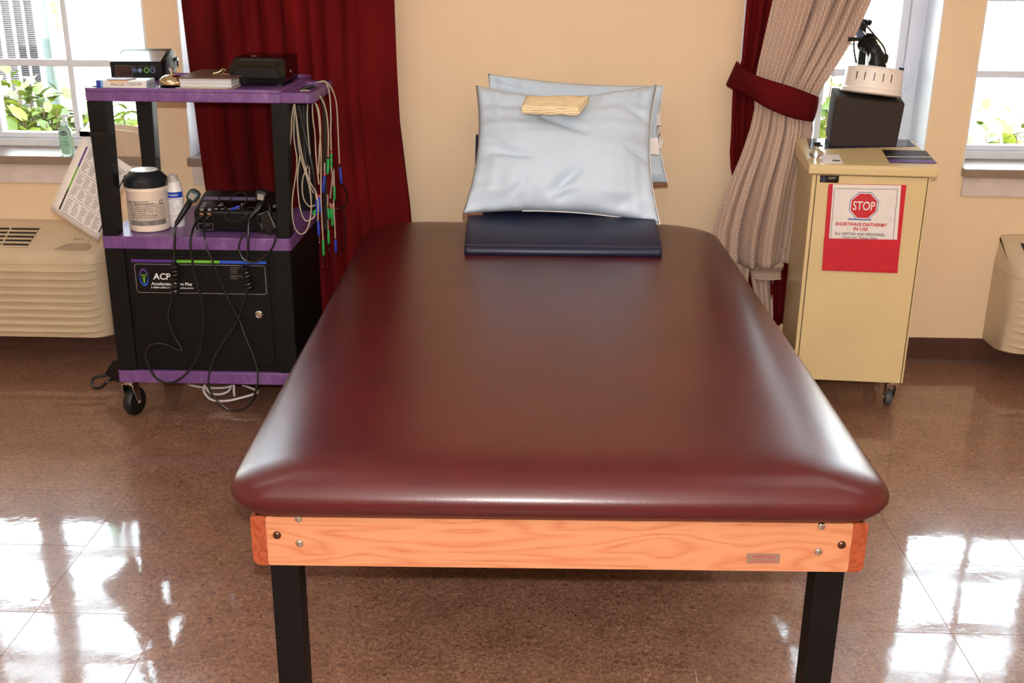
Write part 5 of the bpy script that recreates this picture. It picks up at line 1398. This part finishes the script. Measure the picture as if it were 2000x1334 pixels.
d1_ = [(-0.9122, 3.3850, 0.6998), (-0.9145, 3.3700, 0.6835), (-0.9154, 3.3570, 0.6469), (-0.9204, 3.3560, 0.5971), (-0.9263, 3.3560, 0.5601)]
obj('cord', MB().tube(d1_, 0.0042, 8), CABLEB, apr)
obj('coil', helix((-0.9330, 3.3540, 0.5504), (-0.9224, 3.3540, 0.4689), 0.0105, 6.5, 0.0048), CABLEB, apr, label='coiled stretch of cord')
d2_ = [(-0.9244, 3.3550, 0.4686), (-0.9383, 3.3580, 0.4468), (-0.9684, 3.3620, 0.3686), (-0.9984, 3.3600, 0.3195), (-1.0278, 3.3580, 0.2807), (-1.0537, 3.3540, 0.2388), (-1.0722, 3.3460, 0.1912), (-1.0780, 3.3380, 0.1562), (-1.0717, 3.3350, 0.1194), (-1.0471, 3.3340, 0.0837), (-1.0149, 3.3340, 0.0586), (-0.9737, 3.3340, 0.0613), (-0.9413, 3.3350, 0.0891), (-0.9180, 3.3380, 0.1412), (-0.9151, 3.3460, 0.1870), (-0.9268, 3.3540, 0.2412), (-0.9464, 3.3600, 0.2957), (-0.9695, 3.3660, 0.3673), (-0.9911, 3.3620, 0.4205), (-1.0070, 3.3600, 0.4657), (-1.0236, 3.3580, 0.5190), (-1.0374, 3.3560, 0.5650), (-1.0505, 3.3560, 0.6034), (-1.0561, 3.3620, 0.6351), (-1.0658, 3.3900, 0.6564), (-1.0698, 3.4150, 0.6754), (-1.0592, 3.4280, 0.6892), (-1.0542, 3.4350, 0.6944)]
obj('cord', MB().tube(d2_, 0.0034, 8, 5), CABLEB, apr)
obj('plug', MB().cyl((-1.0533, 3.4320, 0.6951), (-1.0659, 3.4200, 0.6809), 0.0065, 0.0055, 12), BLACKP, apr)
# holder with the hanging power supply beside it
hl = thing('applicator_holder', 'black holder and hanging plug pack beside the right front post', 'holder', (-0.8610, 3.4189, 0.6340))
hb_ = V((-0.8664, 3.4400, 0.7278))
obj('cradle', MB().bx(hb_.x-0.030, hb_.x+0.034, 3.435, 3.50, 0.634, 0.705).bx(hb_.x-0.034, hb_.x-0.026, 3.42, 3.47, 0.655, 0.735).bx(hb_.x+0.004, hb_.x+0.012, 3.42, 3.47, 0.655, 0.735).tube([(hb_.x+0.012, 3.44, 0.72), (hb_.x+0.03, 3.45, 0.725), (hb_.x+0.04, 3.47, 0.71)], 0.011, 10), BLACKP, hl, smooth=0, bev=0.003)
fr4 = [(-0.8922, 3.4180, 0.7058), (-0.8622, 3.4180, 0.7129), (-0.8430, 3.4120, 0.6578), (-0.8612, 3.4120, 0.6307), (-0.8847, 3.4140, 0.6567)]
bk4 = [V(p)+V((0, 0.022, 0.0)) for p in fr4]
obj('plug_pack', MB().loft([[V(p) for p in fr4], bk4]), BLACKP, hl, smooth=0, bev=0.003)
obj('trim_line', MB().tube([(-0.8949, 3.4140, 0.7000), (-0.8628, 3.4140, 0.7138), (-0.8387, 3.4080, 0.6589)], 0.0010, 5, 1).tube([(-0.8880, 3.4120, 0.6739), (-0.8839, 3.4110, 0.6574)], 0.001, 5, 1), PAPERG, hl, label='thin pale trim line')
lp = thing('loop_cord', 'black cord looping over the middle shelf edge below the holder', 'cord', (-0.9298, 3.3600, 0.5707))
obj('cord', MB().tube([(-0.8926, 3.4000, 0.6600), (-0.9050, 3.3850, 0.6634), (-0.9277, 3.3620, 0.6521), (-0.9445, 3.3560, 0.6234), (-0.9476, 3.3540, 0.5972), (-0.9346, 3.3530, 0.5709), (-0.9124, 3.3530, 0.5611), (-0.8858, 3.3530, 0.5666), (-0.8585, 3.3540, 0.5869), (-0.8376, 3.3560, 0.6152), (-0.8291, 3.3620, 0.6437), (-0.8368, 3.4000, 0.6592)], 0.0034, 8), CABLEB, lp)
# tied thin cable lying on the unit
tc_ = thing('tied_cable', 'thin black cable bundled with a blue tie on the ultrasound unit', 'cable', (-0.9699, 3.4300, 0.7202))
for pts in ([(437, 372, 3.50), (429, 379, 3.48), (429, 392, 3.45), (434, 400, 3.435), (445, 408, 3.425)],
            [(447, 398, 3.43), (452, 386, 3.45), (462, 378, 3.46), (476, 377, 3.46), (482, 386, 3.45), (478, 397, 3.435), (466, 405, 3.425)],
            [(448, 412, 3.42), (441, 422, 3.415), (446, 430, 3.413), (462, 433, 3.412), (484, 427, 3.412)],
            [(446, 413, 3.42), (440, 424, 3.412), (450, 432, 3.41), (470, 428, 3.41), (486, 416, 3.41), (497, 417, 3.41)],
            [(463, 410, 3.42), (480, 407, 3.415), (494, 405, 3.412), (498, 408, 3.41)], [(460, 414, 3.415), (478, 412, 3.41), (492, 414, 3.408), (498, 418, 3.408)]):
    pass
TIEP = [[(-1.0240, 3.5000, 0.7595), (-1.0324, 3.4800, 0.7518), (-1.0252, 3.4500, 0.7366), (-1.0136, 3.4350, 0.7267), (-0.9936, 3.4250, 0.7159)],
        [(-0.9904, 3.4300, 0.7315), (-0.9864, 3.4500, 0.7472), (-0.9716, 3.4600, 0.7586), (-0.9484, 3.4600, 0.7606), (-0.9368, 3.4500, 0.7479), (-0.9406, 3.4350, 0.7328), (-0.9586, 3.4250, 0.7215)],
        [(-0.9877, 3.4200, 0.7105), (-0.9991, 3.4150, 0.6948), (-0.9913, 3.4130, 0.6821), (-0.9650, 3.4120, 0.6777), (-0.9281, 3.4120, 0.6883)],
        [(-0.9911, 3.4200, 0.7088), (-1.0001, 3.4120, 0.6922), (-0.9841, 3.4100, 0.6795), (-0.9507, 3.4100, 0.6867), (-0.9229, 3.4100, 0.7071), (-0.9050, 3.4100, 0.7057)],
        [(-0.9628, 3.4200, 0.7142), (-0.9331, 3.4150, 0.7208), (-0.9091, 3.4120, 0.7251), (-0.9023, 3.4100, 0.7207)],
        [(-0.9668, 3.4150, 0.7086), (-0.9356, 3.4100, 0.7136), (-0.9123, 3.4080, 0.7111), (-0.9030, 3.4080, 0.7046)]]
for pts in TIEP:
    obj('strand', MB().tube(pts, 0.0021, 6), CABLEB, tc_)
obj('tie', MB().tube([(-0.9809, 3.4150, 0.7167), (-0.9683, 3.4120, 0.7209), (-0.9539, 3.4150, 0.7271)], 0.0042, 8), BLUEP, tc_, label='blue twist tie')

# leads hanging over the cart handle
def plug(parent, a, b_, m, pin=None, tipm=None):
    a, b_ = V(a), V(b_)
    L = (b_-a)
    o = obj('plug', MB().loft([[p for p in ring_] for ring_ in [[a+L*s+V((math.cos(2*PI*i/10)*r, math.sin(2*PI*i/10)*r, 0)) for i in range(10)] for s, r in ((0, 0.0030), (0.05, 0.0042), (0.2, 0.0044), (0.22, 0.0040), (0.27, 0.0040), (0.29, 0.0044), (0.9, 0.0042), (1.0, 0.0030))]]), m, parent, smooth=40)
    if pin: obj('pin', MB().cyl(b_, pin, 0.0013, n=8).sphere(V(pin), 0.0022, 8, 6), CHROME, parent)
    if tipm: obj('tip', MB().cyl(a-L.normalized()*0.006, a, 0.0030, 0.0040, 10), tipm, parent)
def lead(label, pts, plugs=(), m=None, r=0.0022):
    t = thing('lead_wire', label, 'lead wire', pts[0])
    obj('wire', MB().tube(pts, r, 6, 5), m or CABLEG, t)
    for p in plugs: plug(t, *p)
    return t
lead('grey lead ending in the lowest hanging green pin plug', [(-0.7444, 3.4400, 1.0865), (-0.7178, 3.4500, 1.0857), (-0.7020, 3.4500, 1.0515), (-0.6940, 3.4500, 1.0218), (-0.6914, 3.4500, 0.9775), (-0.6909, 3.4500, 0.8893), (-0.6981, 3.4500, 0.7432), (-0.6978, 3.4500, 0.6135)], [((-0.6978, 3.4500, 0.6135), (-0.6987, 3.4500, 0.5604), GREENP, (-0.7040, 3.4500, 0.5205))])
lead('grey lead over the handle to a short upper green plug', [(-0.7454, 3.4600, 1.0857), (-0.6998, 3.4700, 1.0789), (-0.6747, 3.4700, 1.0335), (-0.6683, 3.4700, 0.9652), (-0.6719, 3.4700, 0.8893), (-0.6723, 3.4700, 0.8795)], [((-0.6726, 3.4700, 0.8730), (-0.6766, 3.4700, 0.8238), GREENP, None, BLACKP)])
lead('grey lead over the rear of the handle to a green plug with a red tip', [(-0.7261, 3.6000, 1.0939), (-0.6960, 3.6000, 1.0991), (-0.6807, 3.5800, 1.0644), (-0.6768, 3.5700, 1.0007), (-0.6778, 3.5600, 0.9399), (-0.6769, 3.5500, 0.8853)], [((-0.6772, 3.5500, 0.8770), (-0.6796, 3.5500, 0.8252), GREENP, None, REDP)])
lead('outermost grey lead with a blue plug against the red curtain', [(-0.7250, 3.6200, 1.0933), (-0.6902, 3.6200, 1.0905), (-0.6640, 3.6000, 1.0378), (-0.6595, 3.5900, 0.9488), (-0.6576, 3.5800, 0.8368)], [((-0.6564, 3.5800, 0.8250), (-0.6537, 3.5800, 0.7706), BLUEP, None, BLACKP)])
lead('grey lead dropping straight down to a lone blue pin plug', [(-0.6771, 3.5300, 0.8373), (-0.6712, 3.5300, 0.7838), (-0.6728, 3.5300, 0.7109), (-0.6729, 3.5300, 0.5971)], [((-0.6730, 3.5300, 0.5936), (-0.6733, 3.5300, 0.5498), BLUEP, (-0.6781, 3.5300, 0.5198))])
lead('grey lead hanging close along the right front post', [(-0.7612, 3.4200, 1.0499), (-0.7687, 3.4150, 1.0115), (-0.7720, 3.4100, 0.9650), (-0.7811, 3.4050, 0.8990)])
lead('longest looped grey lead, hanging to the middle shelf', [(-0.7619, 3.4300, 1.0486), (-0.7671, 3.4200, 0.9477), (-0.7600, 3.4100, 0.8664), (-0.7800, 3.4050, 0.7533), (-0.7804, 3.4020, 0.6779), (-0.7611, 3.4020, 0.6431), (-0.7372, 3.4100, 0.6600), (-0.7243, 3.4200, 0.7245), (-0.7306, 3.4300, 0.7980), (-0.7531, 3.4300, 0.8919), (-0.7588, 3.4300, 0.9906), (-0.7604, 3.4300, 1.0471)])
lead('pale grey lead under the handle with a free end', [(-0.7268, 3.4600, 1.0452), (-0.7308, 3.4600, 1.0009), (-0.7298, 3.4600, 0.9274), (-0.7271, 3.4600, 0.8870)])
lead('grey lead slanting down to a blue plug beside the post', [(-0.7566, 3.4200, 1.0203), (-0.7493, 3.4200, 0.9225), (-0.7305, 3.4200, 0.8245), (-0.7091, 3.4300, 0.7721), (-0.7044, 3.4300, 0.7375), (-0.7072, 3.4300, 0.6808)], [((-0.7072, 3.4300, 0.6808), (-0.7063, 3.4300, 0.6320), BLUEP, (-0.7059, 3.4300, 0.6083))])
lead('grey lead from the handle corner ending in a blue plug with a red tip', [(-0.7092, 3.4500, 1.0671), (-0.7110, 3.4500, 1.0026), (-0.7068, 3.4500, 0.9581), (-0.7071, 3.4500, 0.8890), (-0.7041, 3.4500, 0.8190), (-0.7021, 3.4500, 0.7944)], [((-0.7041, 3.4500, 0.7547), (-0.7017, 3.4500, 0.7030), BLUEP, None, REDP)])
lead('grey lead in a low loop ending in a green plug at the shelf edge', [(-0.7487, 3.4100, 0.8954), (-0.7601, 3.4050, 0.8173), (-0.7570, 3.4050, 0.7273), (-0.7424, 3.4100, 0.6849), (-0.7194, 3.4200, 0.6929), (-0.7121, 3.4200, 0.7080)], [((-0.7116, 3.4200, 0.7180), (-0.7190, 3.4200, 0.7013), GREENP)])
lead('pale lead in a short loop behind the blue plugs', [(-0.7328, 3.4400, 0.8564), (-0.7494, 3.4300, 0.8125), (-0.7486, 3.4200, 0.7588), (-0.7328, 3.4300, 0.7271), (-0.7132, 3.4400, 0.7301)])
lead('pale lead curling inside the bundle above the blue plugs', [(-0.7324, 3.4600, 0.8478), (-0.7324, 3.4600, 0.7870), (-0.7189, 3.4600, 0.7607), (-0.7132, 3.4600, 0.7757)])
lead('grey lead hanging in front of the black cables', [(-0.7137, 3.4400, 1.0651), (-0.6922, 3.4450, 1.0366), (-0.6874, 3.4450, 0.9735), (-0.6928, 3.4400, 0.9103), (-0.7001, 3.4400, 0.8292)])
lead('thin grey lead to a green plug halfway down the outer row', [(-0.6777, 3.5400, 0.8271), (-0.6755, 3.5400, 0.8019), (-0.6856, 3.5400, 0.7290)])
lead('lead end with a green plug low in the outer row', [(-0.6656, 3.5200, 0.8310), (-0.6665, 3.5200, 0.7741)], [((-0.6665, 3.5200, 0.7741), (-0.6686, 3.5200, 0.7285), GREENP)])
lead('short lead end with a blue plug and red tip among the black cables', [(-0.6827, 3.4600, 0.8616), (-0.6845, 3.4600, 0.8256)], [((-0.6846, 3.4600, 0.8223), (-0.6923, 3.4600, 0.7660), BLUEP, None, REDP)])
lead('first of three bunched green plugs, red tip on its left', [(-0.6836, 3.4900, 0.7532), (-0.6854, 3.4900, 0.7162)], [((-0.6872, 3.4900, 0.7127), (-0.6824, 3.4900, 0.6721), GREENP, None, REDP)])
lead('middle one of three bunched green plugs', [(-0.6786, 3.5000, 0.7225), (-0.6776, 3.5000, 0.7073)], [((-0.6794, 3.5000, 0.7056), (-0.6774, 3.5000, 0.6750), GREENP)])
lead('lowest of three bunched green plugs, red tip above', [(-0.6722, 3.5100, 0.7187), (-0.6744, 3.5100, 0.7068)], [((-0.6746, 3.5100, 0.7034), (-0.6773, 3.5100, 0.6452), GREENP, None, REDP)])
lead('short lead with a green pin plug between two blue ones', [(-0.6857, 3.4800, 0.6710), (-0.6854, 3.4800, 0.6404)], [((-0.6855, 3.4800, 0.6386), (-0.6860, 3.4800, 0.5923), GREENP, (-0.6870, 3.4800, 0.5716))])
lead('blue plug hanging beside the red tipped one', [(-0.7128, 3.4400, 0.7716), (-0.7108, 3.4400, 0.7468)], [((-0.7109, 3.4400, 0.7435), (-0.7100, 3.4400, 0.6968), BLUEP)])
def cable(label, pts, r, name='cable'):
    t = thing(name, label, 'cable', pts[0])
    obj('sheath', MB().tube(pts, r, 8, 6), CABLEB, t); return t
cable('thick black cable over the handle behind the grey leads', [(-0.7518, 3.4900, 1.0837), (-0.7146, 3.5000, 1.0925), (-0.6905, 3.5000, 1.0580), (-0.6837, 3.5000, 0.9975), (-0.6872, 3.4900, 0.8856), (-0.6908, 3.4800, 0.7385), (-0.6920, 3.4700, 0.6393)], 0.0065)
cable('black cable slanting down through the bundle of leads', [(-0.7581, 3.4700, 1.0404), (-0.7451, 3.4700, 0.9529), (-0.7299, 3.4650, 0.8829), (-0.7205, 3.4600, 0.8251), (-0.7153, 3.4600, 0.7341)], 0.0055)
cable('second black cable hanging straight inside the bundle', [(-0.7484, 3.5000, 1.0350), (-0.7494, 3.4900, 0.9498), (-0.7447, 3.4700, 0.8393), (-0.7281, 3.4600, 0.7422)], 0.005)
cable('thin black cable looping against the red curtain', [(-0.6708, 3.6200, 0.7744), (-0.6564, 3.6400, 0.7481), (-0.6494, 3.6600, 0.7073), (-0.6628, 3.6600, 0.6788), (-0.6895, 3.6600, 0.6678), (-0.6982, 3.6400, 0.6651)], 0.0022)
cable('thin black cable falling to the right of the blue plug', [(-0.6682, 3.6800, 0.6743), (-0.6657, 3.6800, 0.6063), (-0.6689, 3.6800, 0.5301), (-0.6832, 3.6600, 0.5314)], 0.0018)

# laminated chart hung by a ring from the left front post
fc = thing('flip_chart', 'laminated flip chart hanging askew by a ring from the left front post', 'chart', (-1.4357, 3.4450, 0.9445))
c0 = V((-1.4345, 3.4450, 0.9413)); cb_ = V((-1.5681, 3.4350, 0.7000)); cr_ = V((-1.3036, 3.4620, 0.8378))
eu = (cr_-c0); ev = (cb_-c0)
nn3 = eu.cross(ev).normalized()
if nn3.y > 0: nn3 = -nn3
def chart(u, v, h=0.0): return c0+eu*u+ev*v+nn3*h
def quad(u0, v0, u1, v1, h0, h1):
    P = [(u0, v0), (u1, v0), (u1, v1), (u0, v1)]
    return MB().hexa([chart(a, c, h0) for a, c in P], [chart(a, c, h1) for a, c in P])
for k, (du, dv) in enumerate(((0, 0), (-0.02, 0.012), (-0.035, 0.02))):
    obj('page', MB().grid(lambda u, v: chart(u*1.0+du*(1+v)*0.8, v+dv, -0.0035*k-(0.006*k*v*v)+0.004*math.sin(v*3)*(1-u)), 8, 10), PAPER, fc, smooth=180, solid=0.0008)
pg = [o for o in fc.children if o.name.startswith('page')][0]
def cp(u0, v0, u1, v1, m, name, label=None):
    obj(name, MB().grid(lambda u, v: chart(u0+(u1-u0)*u, v0+(v1-v0)*v, 0.0007+0.004*math.sin((v0+(v1-v0)*v)*3)*(1-(u0+(u1-u0)*u))), 2, 10), m, pg, smooth=180, solid=0.0003, label=label)
for v0, v1, m in ((0.10, 0.36, STRIPEP), (0.36, 0.66, STRIPEG), (0.66, 0.93, INK)):
    cp(0.105, v0, 0.135, v1, m, 'edge_stripe')
cp(0.94, 0.12, 0.965, 0.90, INK, 'edge_stripe')
for v in (0.09, 0.24, 0.40, 0.56, 0.72, 0.935):
    cp(0.16, v, 0.93, v+0.004, INK, 'rule')
random.seed(21)
txt = []
for r, (v0, v1) in enumerate(((0.11, 0.22), (0.26, 0.38), (0.42, 0.54), (0.58, 0.70), (0.745, 0.915))):
    for c in range(5):
        u0 = 0.18+c*0.15
        n_l = max(2, int((v1-v0)/0.022))
        for l in range(n_l):
            vv = v0+(v1-v0)*(l+0.2)/n_l
            txt.append((u0, vv, u0+random.uniform(0.07, 0.125), vv+0.011))
tm = MB()
for u0, v0, u1, v1 in txt:
    h = lambda u, v: chart(u, v, 0.0012+0.004*math.sin(v*3)*(1-u))
    tm.add([h(u0, v0), h(u1, v0), h(u1, v1), h(u0, v1)], [(0, 1, 2, 3)])
obj('print', tm, PAPERG, pg, smooth=0)
obj('ring', MB().torus((-1.4377, 3.4400, 0.9516), 0.0125, 0.0012, (0.3, 1, 0.1), 24, 6), CHROME, fc, label='thin metal ring')
zst = (-1.3646, 3.3700, 0.9571)[2]
obj('strap', MB().bx(-1.418, -1.318, 3.366, 3.374, zst-0.007, zst+0.007).bx(-1.418, -1.389, 3.366, 3.44, zst-0.007, zst+0.007), BLACKP, fc, smooth=0, label='black strap round the post')

# things on the left window sill
sb = V((-1.7696, 4.0700, 0.7664)); zs0 = ZS+0.0003
hs = thing('sanitizer_bottle', 'green hand sanitizer pump bottle on the left window sill', 'bottle', (sb.x, 4.075, zs0))
obj('bottle', MB().loft([[(x, y, z) for x, y in rr(-a, a, -b_, b_, r_, 4)] for z, a, b_, r_ in ((0, 0.021, 0.015, 0.011), (0.004, 0.0235, 0.0185, 0.013), (0.085, 0.0235, 0.0185, 0.013), (0.098, 0.019, 0.016, 0.012), (0.106, 0.012, 0.012, 0.011), (0.114, 0.012, 0.012, 0.011))]), GEL, hs, local=True, smooth=50, label='green gel bottle')
obj('pump', MB().lathe([(0.013, 0.112), (0.013, 0.126), (0.006, 0.128), (0.005, 0.142), (0.001, 0.142)], n=16).bx(-0.010, 0.022, -0.006, 0.006, 0.140, 0.150), clear_mat('pale_pump', (226, 240, 236), 0.3, 0.3), hs, local=True, label='pale pump head')
lg = obj('label', MB().lathe([(0.0135, 0), (0.0135, 0.0006), (0.001, 0.0008)], (0, -0.0192, 0.082), 20, (0, -1, 0)).xf(M.Translation(V((0, 0, 0.082))) @ M.Diagonal(V((1, 1, 0.62, 1))) @ M.Translation(V((0, 0, -0.082)))), mat('dark_green_oval', (30, 74, 70), 0.4, var=0.05), hs, local=True, label='dark green oval logo')
obj('print', text_mb('Purell', 0.019, 0.0075, shear=0.2).xf(front_m(0, -0.0203, 0.082)), INKLIGHT, lg, local=True, smooth=0)
obj('print', write([('INSTANT', 0, 0.064, 0.026, 0.005, -0.0196), ('HAND', 0, 0.052, 0.020, 0.006, -0.0196), ('SANITIZER', 0, 0.040, 0.034, 0.006, -0.0196), ('refreshing gel', 0, 0.020, 0.026, 0.004, -0.0196)]), mat('green_print', (60, 150, 110), 0.5, var=0.05), hs, local=True, smooth=0)
ba, bb_ = V((-1.6050, 4.0600, 0.7512)), V((-1.4735, 4.0600, 0.7530))
bn = thing('basin', 'beige plastic basin on the left window sill seen between the cart posts', 'basin', ((ba.x+bb_.x)/2, 4.10, zs0))
bw = (bb_.x-ba.x)/2+0.01
def brim(x): return 0.098+0.006*math.tanh(-(x-0.0)/0.012)
br_ = []
for s, zf in ((0.93, 0), (0.95, 0.003/0.1), (1.0, 0.9), (1.02, 0.94), (1.02, 1.0), (0.97, 1.0), (0.92, 0.1), (0.90, 0.06)):
    br_.append([(x*s, y*s, brim(x)*zf+ (0.0 if zf else 0)) for x, y in rr(-bw, bw, -0.055, 0.055, 0.02, 5)])
obj('tub', MB().loft(br_), BINMAT, bn, local=True, smooth=50)
pp = V((-1.6219, 4.0800, 0.7705))
pc_ = thing('paper_card', 'white printed card standing beside the beige basin', 'card', (pp.x, 4.075, zs0))
obj('sheet', MB().bx(-0.014, 0.008, -0.0008, 0.0008, 0, 0.095).bx(-0.014, 0.008, 0.02, 0.0216, 0, 0.095), PAPER, pc_, local=True, smooth=0)
obj('print', write([('notice', -0.003, 0.075, 0.016, 0.005, -0.0012), ('line', -0.003, 0.060, 0.012, 0.004, -0.0012), ('check', 0.0, 0.022, 0.012, 0.006, -0.0012)]), INK, pc_, local=True, smooth=0)

# cables on the floor
fcb = thing('floor_cable', 'coil of white cable hanging under the bottom purple shelf', 'cable', (-1.0942, 3.5593, 0.0100))
W_ = [[(-1.2351, 3.6000, 0.0376), (-1.1856, 3.5700, 0.0408), (-1.1340, 3.5500, 0.0460), (-1.0886, 3.5500, 0.0488), (-1.0583, 3.5600, 0.0551)],
      [(-1.1504, 3.5200, 0.0693), (-1.1494, 3.5000, 0.0544), (-1.1205, 3.4800, 0.0326), (-1.0680, 3.4700, 0.0321), (-1.0168, 3.4800, 0.0404), (-0.9715, 3.5000, 0.0484), (-0.9674, 3.5200, 0.0499), (-0.9955, 3.5400, 0.0528), (-1.0293, 3.5600, 0.0557)],
      [(-1.1511, 3.5300, 0.0537), (-1.1314, 3.5200, 0.0389), (-1.0963, 3.5100, 0.0399), (-1.0697, 3.5200, 0.0479), (-1.0614, 3.5400, 0.0631)],
      [(-1.0452, 3.5100, 0.0754), (-1.0443, 3.5000, 0.0527), (-1.0407, 3.4900, 0.0416)]]
for p in W_: obj('strand', MB().tube(p, 0.0042, 8), CABLEW, fcb)
fb2 = thing('floor_cable', 'black cable loop sticking out behind the left of the cart', 'cable', (-1.5684, 3.6080, 0.0100))
obj('strand', MB().tube([(-1.4825, 3.6200, 0.1245), (-1.5097, 3.6000, 0.0771), (-1.5362, 3.5900, 0.0688), (-1.5622, 3.5800, 0.0644), (-1.5696, 3.5750, 0.0468), (-1.5624, 3.5700, 0.0294), (-1.5363, 3.5700, 0.0338), (-1.5140, 3.5750, 0.0537), (-1.4899, 3.6000, 0.0580)], 0.0055, 8), CABLEB, fb2)
obj('plug', MB().hexa([(-1.5237, 3.5800, 0.0807), (-1.4765, 3.5800, 0.0466), (-1.4889, 3.6100, 0.0344), (-1.5365, 3.6100, 0.0688)], [(-1.4890, 3.5800, 0.1296), (-1.4516, 3.5800, 0.1399), (-1.4637, 3.6100, 0.1285), (-1.5015, 3.6100, 0.1181)]), BLACKP, fb2, smooth=0, bev=0.003)
obj('strand', MB().tube([(-1.4772, 3.6000, 0.1224), (-1.4678, 3.6200, 0.1247), (-1.40, 3.70, 0.10), (-1.33, 3.76, 0.123)], 0.0055, 8), CABLEB, fb2)
